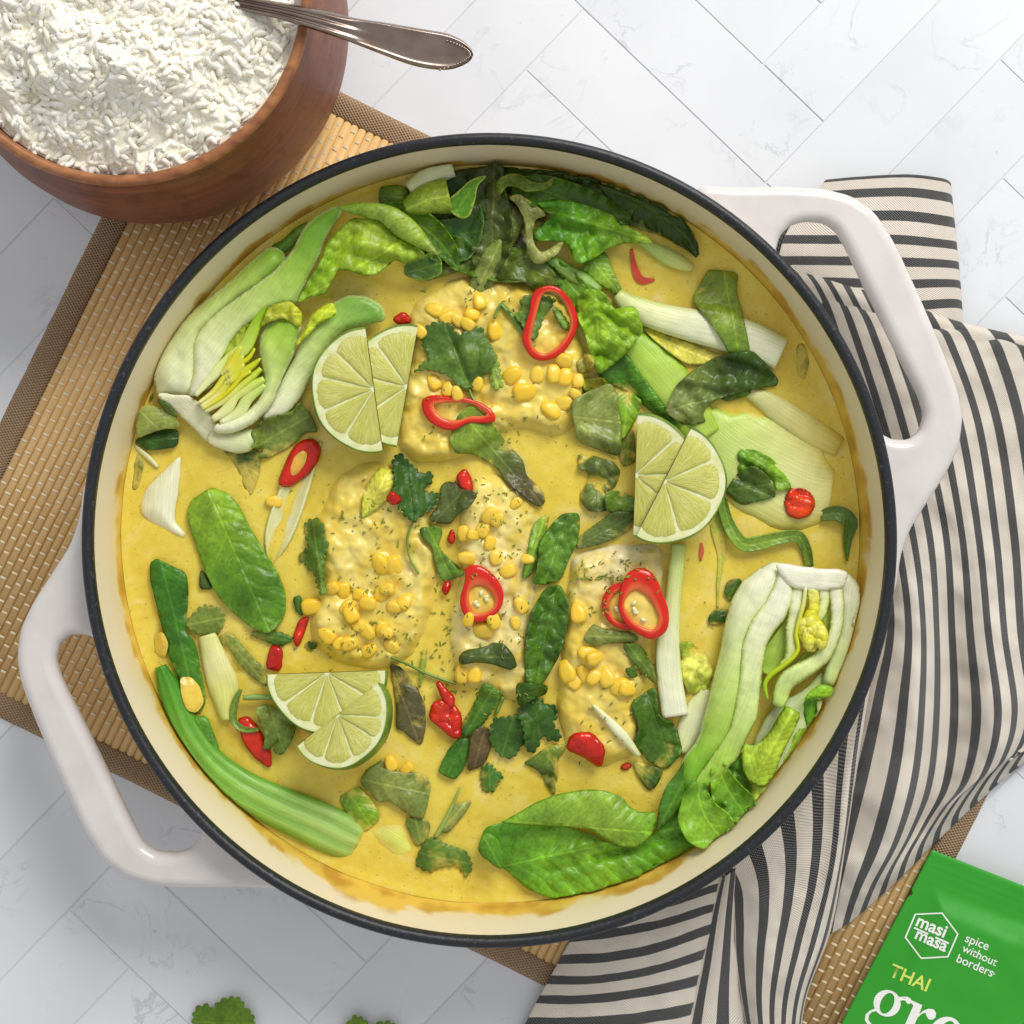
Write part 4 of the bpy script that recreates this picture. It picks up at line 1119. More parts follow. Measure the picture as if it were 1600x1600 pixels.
leafpiece('bok_choy_leaf', 25, [(250, 1140), (385, 1080), (400, 965), (540, 975), (680, 905), (742, 800), (805, 830), (765, 960), (650, 1012), (500, 1066)], ['4E6C36', '678250'], 'grey green leaf band under the dark cupped leaf', group=GT, base=SOUP + 3, dome=2.4, wave=1.4)
leafpiece('basil_leaf', 25, [(785, 170), (850, 78), (940, 88), (955, 200), (930, 400), (965, 600), (942, 725), (800, 835), (758, 800), (790, 600), (798, 400)], ['36472A', '4C5E36', '5F7348'], 'long wet grey green basil leaf hanging from the top wall', group=GT, mat='leaf', base=SOUP + 5, dome=3.5, wave=2.4, ws=30, tilt=(0, -4))
leafpiece('basil_leaf', 25, [(800, 850), (932, 755), (922, 1000), (872, 1150), (760, 1232), (630, 1252), (660, 1140), (742, 950)], ['64804A', '7A9260'], 'grey green basil leaf tip pointing at the top corn', group=GT, mat='leaf', base=SOUP + 5.5, dome=2.0, wave=1.6, tilt=(0, -3))
leafpiece('basil_leaf', 25, [(955, 415), (1050, 470), (1145, 560), (1082, 740), (1022, 850), (992, 1012), (938, 900), (975, 740), (998, 600)], ['4E6238', '66784C'], 'pointed grey green basil piece beside the long wet leaf', group=GT, mat='leaf', base=SOUP + 4.5, dome=2.5, wave=2, ws=28)
leafpiece('bok_choy_leaf', 25, [(885, 330), (915, 230), (1000, 186), (1095, 186), (1200, 255), (1300, 275), (1405, 195), (1385, 262), (1300, 325), (1150, 338), (1080, 296), (985, 290), (935, 365)], ['5A7A34', '4E702C'], 'wavy leaf rim curling at the top wall', group=GT, base=SOUP + 9, dome=3.0, wave=2.2, ws=25, edge='8AA85A', edgew=3)
rl = thing('rolled_leaf', 'rolled bok choy leaf with open end near the top wall', 'leaf', W(690, 310, 30), GT)
o = loft('leaf_stem', zz(25, [(110, 320, 12), (230, 240, 15), (370, 165, 17), (500, 120, 16)]), 'stalk', ['D4DCB0', 'E4E8CC', 'D8DEBE'], th=4, base=SOUP + 6, parent=rl)
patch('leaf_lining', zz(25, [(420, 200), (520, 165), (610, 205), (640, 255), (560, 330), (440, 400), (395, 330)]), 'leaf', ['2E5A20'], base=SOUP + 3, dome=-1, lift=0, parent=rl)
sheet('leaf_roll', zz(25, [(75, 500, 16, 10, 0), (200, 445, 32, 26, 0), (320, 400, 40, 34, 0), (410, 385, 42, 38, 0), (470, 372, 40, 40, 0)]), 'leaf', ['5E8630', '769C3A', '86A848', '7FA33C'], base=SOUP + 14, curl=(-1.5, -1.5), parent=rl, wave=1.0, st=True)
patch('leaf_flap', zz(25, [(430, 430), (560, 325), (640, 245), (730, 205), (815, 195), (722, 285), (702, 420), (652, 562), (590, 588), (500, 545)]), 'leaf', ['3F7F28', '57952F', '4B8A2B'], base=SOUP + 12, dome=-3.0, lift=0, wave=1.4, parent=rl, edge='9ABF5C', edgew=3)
leafpiece('bok_choy_leaf', 3, [(-20, 235), (60, 222), (115, 240), (125, 275), (90, 335), (40, 330), (-20, 320)], ['4F7A2A', '6A8A2F'], 'small yellowish leaf between the rolled leaf and the pan wall', group=GT, base=SOUP + 4, dome=2.5)
leafpiece('basil_leaf', 25, [(1005, 405), (1100, 376), (1200, 445), (1345, 556), (1235, 585), (1205, 720), (1232, 820), (1290, 882), (1400, 822), (1494, 736), (1436, 884), (1285, 972), (1218, 962), (1166, 850), (1148, 600), (1076, 455)], ['6E8458', '7C9266', '8CA276'], 'twisted grey green basil strip left of the bright ribbed leaf', group=GT, mat='leaf_fine', base=SOUP + 9, dome=2.0, wave=1.8, ws=25, edge='A4B880', edgew=3)
gl = thing('bok_choy_leaf', 'bright ribbed bok choy leaf with long stem at the upper right', 'leaf', W(960, 360, 29), GT)
patch('leaf_blade', zz(3, [(760, 308), (870, 292), (1000, 318), (1120, 358), (1220, 428), (1330, 488), (1345, 520), (1280, 512), (1200, 512), (1130, 532), (1060, 582), (980, 618), (950, 602), (930, 540), (900, 500), (820, 502), (748, 502), (750, 458), (800, 410), (842, 380), (795, 340)]),
      'leaf', ['3F8426', '54982F', '6BA836', '8DBB50'], base=SOUP + 8, dome=4, wave=3.0, ws=36, parent=gl, axis=zz(3, [(760, 330), (1340, 500)]), rip=1.6, rl=20,
      folds=[(950, 330, 1010, 380, 0, 1), (850, 335, 1000, 362, 1.6, 7), (838, 350, 990, 372, -1.6, 6)])
loft('leaf_stem', zz(3, [(1180, 450, 5), (1300, 512, 8), (1400, 570, 13), (1480, 610, 12), (1545, 640, 6)]), 'stalk', ['8FBF52', 'B4CF78', 'C9D68A', 'D9D488'], th=2.4, base=SOUP + 1.0, parent=gl)

# middle right: ribbed stems and crumpled leaf
GM2 = 'leaf cluster right of the top fish fillet'
o = loft('ribbed_stem', zz(3, [(820, 590, 8), (900, 640, 11), (1000, 700, 12), (1080, 752, 7)]), 'stalk', ['6E9A44', '9DBE6A', '86AC50'], th=2.6, base=SOUP + 3, ribs=.3, nr=3); tag(o, 'ribbed light green stem under the bright ribbed leaf', 'leaf stem', GM2)
leafpiece('bok_choy_leaf', 3, [(1050, 572), (1110, 560), (1162, 690), (1210, 800), (1150, 760), (1060, 702), (990, 642)], ['5E9C2E', '8BBC50', '4B8228'], 'striped green leaf piece at the foot of the bright ribbed leaf', group=GM2, base=SOUP + 2.2, dome=2, wave=1.0)
leafpiece('bok_choy_leaf', 3, [(1075, 1160), (1180, 1055), (1225, 1090), (1300, 1190), (1385, 1300), (1482, 1462), (1440, 1444), (1330, 1344), (1200, 1244), (1110, 1212)], ['3F7A24', '4C8A2C', '3B7022'], 'long dark green ribbed leaf edge along the yellow green stalk', group=GM2, lift=.8, dome=2.5, wave=1.2, axis=zz(3, [(1090, 1130), (1470, 1450)]))
leafpiece('bok_choy_leaf', 3, [(968, 802), (1010, 748), (1100, 758), (1150, 850), (1190, 838), (1252, 833), (1292, 950), (1242, 1012), (1200, 1062), (1130, 1122), (1075, 1158), (1040, 1080), (1010, 970), (975, 890)], ['74AE33', '86BC42', '6FA832'], 'crumpled bright green leaf between the chilli ring and the white stalk', group=GM2, base=SOUP + 7, dome=2.0, wave=4.0, ws=34, fine=.5, rip=1.5, axis=zz(3, [(1060, 760), (1090, 1150)]))
leafpiece('herb_scrap', 3, [(960, 1110), (1010, 1060), (1052, 1090), (1040, 1150), (980, 1160)], ['A2A85A', '8C9648'], 'pale wilted scrap beside the corn right of the top fillet', group=GM2, lift=.4, dome=1, wave=1.6, ws=12)
leafpiece('leaf_piece', 3, [(1000, 1190), (1090, 1180), (1130, 1225), (1060, 1260), (1000, 1250)], ['8C9E3C'], 'sauce dulled leaf piece under the folded basil piece', group=GM2, lift=.2, dome=1, wave=1)
leafpiece('basil_piece', 4, [(280, 1235), (350, 1175), (362, 1350), (300, 1372), (278, 1310)], ['4C6F2C', '6B8A3C'], 'dull leaf piece wedged left of the right lime wedges', group=GM2, lift=.4, dome=1.2)
leafpiece('basil_piece', 4, [(260, 1000), (340, 1008), (396, 1050), (350, 1160), (290, 1242), (268, 1150)], ['6FA838', '84B648'], 'fresh green triangular leaf piece above the right lime wedges', group=GM2, lift=1.0, dome=1.6, wave=1.6)
leafpiece('basil_piece', 4, [(42, 1050), (150, 990), (232, 963), (262, 1000), (272, 1090), (288, 1180), (282, 1315), (180, 1282), (78, 1242), (58, 1150)], ['7E9A68', '86A070', '6F8C58'], 'folded grey green basil piece left of the right lime wedges', group=GM2, mat='leaf', lift=1.5, dome=3.5, wave=1.0, folds=[(895, 668, 968, 694, 3.0, 10)], axis=zz(4, [(50, 1120), (280, 1150)]))
leafpiece('basil_piece', 4, [(78, 1310), (240, 1348), (284, 1400), (250, 1482), (208, 1492), (222, 1592), (130, 1592), (78, 1520), (120, 1460), (130, 1400), (80, 1392)], ['4E6A42', '6C8858', '5C7A4C'], 'curled dark basil piece below the folded one', group=GM2, lift=1.0, dome=3, wave=3.2, ws=24)
leafpiece('basil_piece', 4, [(208, 1502), (270, 1494), (372, 1540), (374, 1592), (280, 1606), (218, 1594)], ['57803C', '6B9448'], 'green basil piece touching the lower tip of the right lime', group=GM2, lift=1.2, dome=2, wave=2, ws=24)
leafpiece('basil_piece', 7, [(278, 212), (360, 150), (420, 108), (506, 108), (492, 182), (390, 232), (272, 262)], ['5E7A50', '4F6E40'], 'grey green basil piece above the pale fillet', group=GM2, lift=.8, dome=1.6, wave=1.2)
GR2 = 'basil strips over the right stalks'
leafpiece('basil_strip', 4, [(715, 420), (730, 395), (872, 408), (862, 500), (892, 600), (932, 800), (840, 818), (760, 680), (648, 540), (680, 480)], ['6F8F3C', '7FA64E', '5F8C3A'], 'broad green basil strip crossing the white stalk', group=GR2, mat='leaf', lift=.8, dome=1.6, wave=1.2, br=6, axis=zz(4, [(800, 400), (880, 810)]))
leafpiece('basil_strip', 4, [(778, 1032), (935, 985), (935, 1012), (830, 1048)], ['4E7A30'], 'thin green leaf edge under the dark folded basil strip', group=GR2, lift=.5, dome=.6)
leafpiece('basil_strip', 4, [(518, 1098), (570, 968), (650, 900), (750, 838), (830, 816), (932, 798), (1000, 862), (1064, 942), (1052, 972), (930, 988), (780, 1032), (722, 1062), (700, 1110), (718, 1142), (660, 1154), (600, 1152), (540, 1112)], ['7C9470', '5E7A4A', '34552A', '3D632E'], 'dark folded basil strip below the white stalk', group=GR2, mat='leaf', lift=1.2, dome=2.5, wave=2.4, ws=34, br=6, folds=[(1060, 590, 1140, 605, 3, 8)], axis=zz(4, [(520, 1090), (1060, 950)]))
leafpiece('basil_piece', 4, [(880, 1290), (970, 1293), (1052, 1340), (1148, 1482), (1060, 1492), (1050, 1440), (960, 1400), (880, 1402)], ['5F9A34', '77AE44'], 'bright green leaf piece on the broad pale stalk', group=GR2, lift=.8, dome=2, wave=2)
leafpiece('basil_piece', 4, [(812, 1502), (870, 1408), (950, 1368), (1022, 1420), (1064, 1522), (980, 1542), (900, 1562), (830, 1524)], ['4A6E36', '557B40'], 'dark basil piece above the long curled strip', group=GR2, mat='leaf', lift=1.0, dome=2.4, wave=1.6)
o = sheet('leaf_strip', zz(7, [(880, 40, 5, 12, 2), (905, 150, 8, 12, 1.5), (960, 235, 11, 12, 2.5), (1030, 235, 12, 12, 2), (1100, 218, 11, 10, 2.5), (1190, 205, 9, 11, 1.2), (1225, 260, 9, 9, .3), (1240, 335, 7, 7, -.2)]), 'leaf_fine', ['55803C', '6C9A44', '7AA850', '66924A', '53783E'], base=SOUP + .6, curl=(.6, .3), th=.6, wave=1.0); tag(o, 'long curled green strip below the red chilli dot', 'leaf', GR2)
o = sheet('leaf_strip', zz(7, [(1285, 120, 8, 10, .8), (1360, 110, 12, 14, 2.5), (1415, 150, 10, 14, 2.5), (1400, 220, 7, 8, 1), (1396, 310, 2, 2, .2)]), 'leaf_fine', ['5A7E4C', '426B34', '4E7A3A'], base=SOUP + .4, curl=(.5, .5), th=.6); tag(o, 'small curled dark leaf at the right pan wall', 'leaf', GR2)
o = loft('stalk_piece', zz(7, [(695, 240, 11), (684, 350, 12), (668, 500, 13), (652, 650, 18), (655, 780, 20), (680, 958, 21)]), 'stalk', ['CFDD8E', 'DDE6A8', 'EDF0CE', 'F0F1D8', 'F3F2E2'], th=3.2, base=SOUP, lift=2.5, pw=.5, cedge=['BCD070', 'C9D98A', 'E0E8B4', 'E6EBC4', 'EEF0D8']); tag(o, 'long white bok choy stalk below the right lime wedges', 'stalk', 'stalks along the right side')
leafpiece('bok_choy_heart', 7, [(700, 652), (745, 650), (800, 692), (838, 782), (800, 852), (740, 868), (708, 780)], ['8DBB3E', 'C8DC86', 'A6CC58'], 'pale frilly heart leaf between the white stalk and the lower bok choy half', lift=.6, dome=1.5, wave=3, ws=20, base=SOUP+1)

# ------------------------------------------------------------ half bok choy, upper left
ba = thing('bok_choy_half', 'large halved bok choy with yellow heart at the upper left of the pan', 'bok choy', W(350, 600, 29), 'halved bok choy')
def layer(name, pts, cols, base, parent, dome=3.0, dw=14, axis=None, edge=None, mat='stalk', **kw):
    if mat == 'stalk_cut' or name in ('heel', 'inner_stalk'): dome *= .45; dw *= .5
    else: dome *= .8
    return patch(name, pts, mat, cols, base=base, lift=0, dome=dome, dw=dw, axis=axis, edge=edge, parent=parent, **{**dict(wave=.7, ws=34, th=.9, cvar=.07, sp=3.2, edgew=5, smooth=1), **kw})
patch('leaf_blade', zz(22, [(20, 450), (120, 400), (220, 300), (330, 240), (300, 330), (220, 440), (120, 520), (40, 540)]), 'leaf', ['3D6B26', '4D7E2C'], base=SOUP + 5, dome=2, lift=0, parent=ba)
layer('heel', zz(21, [(132, 1074), (250, 1085), (360, 1090), (440, 1140), (510, 1205), (575, 1285), (590, 1372), (520, 1449), (430, 1344), (300, 1224), (190, 1134)]), ['F1F2DA', 'F1F0D6', 'EFF0D4'], SOUP + 6.5, ba, 1.2, 8, tilt=(0, -10))
layer('outer_petal', zz(21, [(545, 1372), (640, 1380), (740, 1378), (862, 1352), (918, 1440), (850, 1514), (770, 1534), (640, 1504), (528, 1450)]), ['F0F1D8', 'E9EEC8', 'DDE8B2'], SOUP + 4.5, ba, 2.0, 12)
layer('stalk', zz(21, [(140, 1088), (112, 930), (134, 800), (190, 680), (290, 545), (420, 430), (560, 320), (700, 208), (800, 108), (900, 18), (1000, -60), (1100, -50), (1130, 60), (1040, 150), (920, 250), (760, 350), (640, 450), (540, 540), (480, 620), (465, 720), (470, 900), (440, 1070), (350, 1104), (240, 1098)]),
      ['F2F4DA', 'E8EFC4', 'D9E6A8', 'C9DD90', 'B4D070', '94BE54'], SOUP + 5, ba, 6.0, 24, zz(21, [(200, 1090), (1050, -40)]), 'E6EEC0')
layer('stalk', zz(21, [(380, 1098), (430, 900), (425, 720), (445, 640), (510, 540), (620, 440), (760, 340), (900, 240), (1050, 130), (1150, 20), (1205, -50), (1280, -210), (1375, -305), (1525, -385), (1570, -350), (1460, -190), (1410, -88), (1376, 20), (1300, 160), (1250, 260), (1205, 365), (1080, 385), (1000, 402), (900, 472), (790, 542), (700, 642), (640, 762), (560, 902), (500, 988), (440, 1068)]),
      ['F4F4E2', 'EEF2D2', 'E0EAB6', 'D0E198', 'BCD67C', 'A2C75C', '7FB044'], SOUP + 9, ba, 5.0, 18, zz(21, [(380, 1098), (1330, -160)]), 'E9F0C4', mat='stalk_cut')
layer('inner_leaf', zz(21, [(470, 1065), (540, 960), (640, 790), (650, 700), (740, 560), (860, 460), (1010, 370), (920, 540), (880, 660), (780, 790), (650, 910), (550, 1030)]), ['CAD98A', 'A6C556', '86B23A'], SOUP + 8.5, ba, -1.0, 10, zz(21, [(470, 1065), (1000, 370)]), wave=1.6, ws=12, mat='leaf_fine')
for sp_, cc, zz_ in [([(425, 1090, 4), (560, 940, 8), (700, 805, 10), (810, 715, 11), (870, 600, 10), (930, 470, 7), (1000, 355, 2)], ['F2F2CC', 'E9EEBA', 'DBE79A', 'C4DA6E', 'A6CA4A', '8CB83A'], 10),
                     ([(470, 1180, 4), (600, 1090, 6), (690, 985, 6), (800, 905, 6), (880, 850, 5), (935, 800, 2)], ['F2EFB4', 'E7E47A', 'DADB50', 'CBD84E'], 10.5), ([(450, 1150, 3), (570, 1060, 5), (650, 950, 5), (730, 870, 5), (840, 800, 4), (890, 720, 2)], ['F0ECAC', 'E6E26A', 'DAD83E', 'D2D636'], 10.5),
                     ([(500, 1215, 4), (640, 1130, 6), (740, 1050, 6), (850, 960, 6), (940, 880, 4)], ['F2EFBC', 'EBE88E', 'D8DF6C', 'BED454'], 10), ([(480, 1195, 3), (620, 1110, 4), (720, 1020, 4), (780, 950, 4), (860, 900, 3)], ['EFE890', 'E4DE4C', 'DAD63A', 'D8DA52'], 11),
                     ([(560, 1275, 5), (670, 1200, 9), (730, 1090, 10), (840, 1030, 9), (965, 960, 5)], ['F1F1C4', 'E7EBA8', 'D9E48A', 'C6DC6C'], 9.5), ([(620, 1300, 4), (760, 1230, 9), (840, 1110, 9), (970, 1010, 6)], ['F1F2CC', 'E5ECB2', 'D4E290', 'C4D97C'], 9)]:
    loft('inner_stalk', zz(21, sp_), 'stalk', cc, th=2.2, base=SOUP + zz_, parent=ba, pw=.6)
for k in range(9):                                     # small folded yellow leaves of the heart
    x0, y0 = 690 + 22 * (k % 3) - 10 * (k // 3), 960 - 45 * (k // 3) - 14 * (k % 3)
    loft('heart_leaf', zz(21, [(x0 - 40, y0 + 60, 3), (x0, y0, 6 + k % 3), (x0 + 35 + 8 * (k % 2), y0 - 40 - 5 * k, 6), (x0 + 48 + 12 * (k % 3), y0 - 76 - 7 * k, 3)]), 'stalk', ['ECE88C', 'E2DE5C', 'D8D852', 'D8DE74'], th=1.1, base=SOUP + 11.5 + .3 * (k % 3), parent=ba, M=12)
layer('stalk', zz(21, [(575, 1330), (700, 1288), (820, 1238), (920, 1148), (970, 1058), (985, 960), (960, 860), (935, 740), (940, 640), (980, 560), (1060, 500), (1160, 472), (1235, 520), (1245, 575), (1205, 660), (1185, 760), (1115, 900), (1064, 1020), (1024, 1132), (962, 1212), (882, 1292), (780, 1348), (690, 1374), (590, 1374)]),
      ['F3F4E0', 'ECF1CC', 'DFEAB0', 'CDE08E', 'B2D066', '9AC34A'], SOUP + 9, ba, 3.5, 13, zz(21, [(590, 1360), (1180, 480)]), 'ECF1CE')
patch('leaf_blade', zz(21, [(930, 560), (1000, 390), (1170, 348), (1265, 450), (1245, 570), (1110, 480), (990, 520)]), 'leaf_fine', ['9DB83A', 'B3CC52'], base=SOUP + 12.5, dome=2, wave=2.5, ws=14, lift=0, parent=ba)
layer('stalk', zz(2, [(606, 1328), (650, 1252), (720, 1112), (800, 968), (860, 868), (950, 762), (1040, 712), (1130, 722), (1205, 768), (1220, 828), (1110, 852), (1012, 884), (938, 940), (880, 1034), (830, 1144), (785, 1230), (722, 1300)]),
      ['F3F4E2', 'E9F0C8', 'D9E7A8', 'C4DA88', '9CC268', '7FAE50'], SOUP + 6, ba, 2.6, 12, zz(2, [(640, 1320), (1210, 790)]), 'DDE8AE')
patch('leaf_blade', zz(21, [(1205, 680), (1280, 600), (1320, 470), (1430, 388), (1500, 358), (1540, 450), (1400, 520), (1300, 625), (1215, 710)]), 'leaf_fine', ['A3CC3A', 'B2D64C'], base=SOUP + 12, dome=2.5, wave=1.5, lift=0, parent=ba)
patch('leaf_blade', zz(22, [(1130, 600), (1290, 530), (1385, 490), (1445, 570), (1445, 690), (1290, 750), (1120, 695)]), 'leaf', ['385E26', '44702C'], base=SOUP + 7, dome=-3.0, lift=0, wave=1.0, parent=ba, edge='6E9448', edgew=3)
patch('leaf_blade', zz(22, [(228, 935), (300, 780), (420, 600), (480, 430), (600, 300), (700, 215), (850, 225), (945, 250), (1055, 370), (1180, 430), (1295, 500), (1305, 535), (1200, 572), (1130, 592), (1050, 560), (1000, 612), (900, 685), (820, 704), (700, 662), (570, 640), (550, 700), (500, 782), (470, 852), (350, 872)]),
      'leaf', ['6FA634', '86B83C', '97C248', '7FB23A'], base=SOUP + 13, dome=4.0, wave=1.3, ws=42, rip=1.4, rl=22, lift=0, parent=ba, edge='6EA434', edgew=4, axis=zz(22, [(240, 920), (1300, 300)]), folds=[(475, 455, 555, 365, -2.5, 6), (530, 400, 580, 430, 1.5, 6), (560, 380, 640, 400, 2.4, 9), (555, 400, 650, 425, -2.0, 7), (500, 420, 560, 420, 1.6, 7)])
patch('leaf_fold', zz(22, [(560, 132), (720, 88), (900, 92), (1050, 128), (1172, 208), (1272, 310), (1352, 420), (1428, 540), (1395, 525), (1300, 484), (1180, 424), (1060, 362), (965, 272), (920, 232), (780, 204), (680, 174), (600, 152)]), 'leaf', ['6C9C3C', '86AE52', '7FA848'], base=SOUP + 17, dome=4.5, wave=1.2, lift=0, parent=ba, axis=zz(22, [(560, 132), (1420, 540)]))

# ------------------------------------------------------------ leaves below it
leafpiece('basil_strip', 5, [(655, 235), (720, 168), (850, 138), (882, 88), (932, 150), (972, 232), (905, 232), (852, 290), (742, 352), (680, 352), (722, 310), (650, 302), (682, 280)], ['5F8040', '7B9A5C', '6E9052'], 'grey green basil leaf tucked under the lower edge of the large bok choy half', group=G1, mat='leaf', lift=1.2, dome=3, wave=1.6)
lf = thing('folded_leaf', 'folded basil leaf with pale midrib by the left pan wall', 'leaf', W(245, 655, 29), G1)
patch('leaf_under', zz(5, [(88, 278), (130, 250), (230, 215), (308, 220), (302, 302), (160, 322), (118, 292)]), 'leaf', ['33602A', '2A5222'], base=SOUP + 1, dome=2, parent=lf)
patch('leaf_top', zz(5, [(93, 150), (140, 98), (232, 118), (314, 190), (302, 212), (222, 216), (150, 242), (108, 262)]), 'leaf', ['7F9C62', '8BA870', '6E8C54'], base=SOUP + 5, dome=3, wave=1, parent=lf, axis=zz(5, [(100, 110), (260, 260)]), edge='A4BC84', edgew=3)
leafpiece('leaf_piece', 5, [(200, 70), (262, 98), (308, 165), (240, 135)], ['4A6A38'], 'narrow dark leaf scrap between folded leaf and bok choy heel', group=G1, lift=.8, dome=1)

# ------------------------------------------------------------ curved bok choy leaf with stalk, lower left
bl = thing('bok_choy_leaf', 'long curved bok choy leaf and ribbed stalk hugging the lower left wall', 'bok choy', W(320, 1180, 29))
patch('leaf_blade', zz(5, [(168, 860), (200, 838), (260, 868), (342, 908), (352, 990), (348, 1080), (336, 1190), (385, 1240), (405, 1330), (440, 1520), (400, 1600), (330, 1500), (300, 1400), (258, 1310), (228, 1180), (196, 1050), (168, 940)]), 'leaf', ['3A7A2A', '2F6A24', '3F7F2C', '5A963C'], base=SOUP + 1.5, dome=3.5, wave=1.2, lift=0, parent=bl, rip=.8)
patch('leaf_side', zz(8, [(265, 430), (330, 420), (375, 540), (400, 640), (380, 680), (310, 600), (270, 520)]), 'leaf', ['4E8E34', '5C9E44'], base=SOUP + 3, dome=2, lift=0, parent=bl)
loft('stalk', zz(8, [(135, 215, 9), (180, 330, 20), (245, 490, 24), (340, 620, 26), (470, 725, 30), (620, 800, 33), (770, 865, 36, -.3), (890, 922, 36, -2.0), (960, 955, 30, -5.5)]), 'stalk', ['4F9236', '6BA844', '86BA58', '93C462', 'A4CE70', 'B4D77C', 'BEDB86', 'C4DC8E'], th=4.6, base=SOUP, lift=1.5, parent=bl, ribs=.45, nr=3, stripes=('5E9A40', 3, .45), M=40, cedge=['3F8228', '4A8C30', '5E9C3A', '63A03E', '70A846', '7EB252', '96C066', 'A9CB78'])
patch('sauce_blob', zz(8, [(215, 262), (262, 258), (300, 300), (318, 370), (285, 412), (245, 400), (222, 340)]), 'fish', ['E3C65A', 'DFC052'], lift=.4, dome=1.2, parent=bl, th=0, br=2)
patch('sauce_blob', zz(5, [(185, 1200), (230, 1190), (258, 1250), (240, 1320), (195, 1300)]), 'fish', ['E3C65A', 'DFC052'], lift=.4, dome=1.0, parent=bl, th=0, br=2)
o = loft('stalk_piece', zz(8, [(330, 85, 14), (365, 200, 21), (400, 310, 24), (410, 440, 9)]), 'stalk', ['E2E2A0', 'EBE8B4', 'E4E394', 'DDE08C'], th=4.5, base=SOUP - .5, pw=.6); tag(o, 'short pale yellow stalk left of the lower lime wedges', 'stalk')
leafpiece('leaf_piece', 8, [(378, 100), (430, 72), (500, 160), (562, 220), (582, 302), (520, 262), (470, 212), (430, 152)], ['6C8848', '829A60'], 'grey green leaf strip above the lower left chilli', group=G1, base=SOUP + .4, dome=1.6, wave=1.2)
leafpiece('cilantro_leaf', 5, [(338, 1155), (420, 1068), (490, 1078), (524, 1120), (500, 1192), (450, 1194), (400, 1198)], ['6F8C50', '5C7C40'], 'half sunk cilantro leaf below the tall basil leaf', cat='cilantro', mat='herb', group='cilantro leaves', base=SOUP + .8, dome=.8, serr=(6, 11), smooth=1)
leafpiece('leaf_piece', 8, [(505, 82), (570, 58), (640, 78), (690, 100), (625, 135), (560, 102)], ['4C7434', '3C6A2A'], 'small green herb scrap right below the tall basil leaf', cat='herb', mat='herb', group=G1, base=SOUP + .6, dome=1.2, serr=(3, 9), smooth=1)
leafpiece('leaf_piece', 5, [(410, 890), (440, 920), (470, 985), (405, 985)], ['3F5E32'], 'dark leaf scrap behind the left edge of the tall basil leaf', group=G1, base=SOUP + .5, dome=1)
bs = patch('basil_leaf', zz(5, [(357, 625), (378, 570), (470, 512), (540, 538), (592, 590), (642, 690), (702, 790), (772, 900), (804, 980), (812, 1072), (792, 1132), (730, 1184), (660, 1162), (560, 1082), (490, 1002), (440, 900), (398, 780), (368, 690)]), 'basil', ['7DB03E', '74AA3A', '5B9430', '477F28', '5B9434'], lift=1.5, dome=6.5, wave=1.0, ws=40, axis=zz(5, [(450, 515), (745, 1190)]), edge='6FA63C', edgew=5)
tag(bs, 'large whole puffed basil leaf at the left of the pan', 'basil leaf')

# ------------------------------------------------------------ broad leaf along the lower wall
bd_ = thing('bok_choy_leaf', 'broad glossy bok choy leaf folded over along the bottom wall', 'bok choy', W(900, 1340, 29))
patch('leaf_blade', zz(16, [(238, 405), (268, 310), (350, 288), (500, 296), (620, 308), (720, 338), (800, 378), (900, 392), (990, 350), (1080, 250), (1150, 238), (1165, 330), (1210, 390), (1300, 392), (1210, 480), (1100, 552), (1000, 582), (850, 608), (700, 634), (560, 622), (450, 574), (370, 502), (330, 472), (262, 444)]),
      'leaf', ['4E9430', '66AC38', '6FB03C', '5AA032', '4C8F2C'], base=SOUP + 3, dome=5.5, wave=2.0, ws=60, lift=0, parent=bd_, axis=zz(16, [(330, 480), (1160, 300)]), folds=[(840, 1345, 1010, 1290, 1.4, 6), (855, 1362, 980, 1330, -1.2, 7), (930, 1340, 1075, 1300, -1.6, 6)], sp=4.0)
patch('leaf_tip', zz(16, [(238, 405), (262, 330), (300, 340), (336, 376), (348, 420), (346, 496), (300, 470)]), 'leaf', ['4C8F2E', '5A9A34'], base=SOUP + 9, dome=2.5, lift=0, parent=bd_)
patch('leaf_fold', zz(16, [(330, 292), (400, 258), (480, 208), (580, 168), (700, 148), (780, 150), (862, 180), (892, 222), (932, 246), (1004, 244), (1008, 290), (984, 350), (924, 398), (860, 394), (790, 362), (720, 314), (600, 304), (500, 304)]), 'leaf', ['62A038', '78AE48', '82B450', '6CA83E'], base=SOUP + 10, dome=4.5, wave=1.3, lift=0, parent=bd_, axis=zz(16, [(350, 280), (980, 330)]), edge='5C9634', edgew=4)

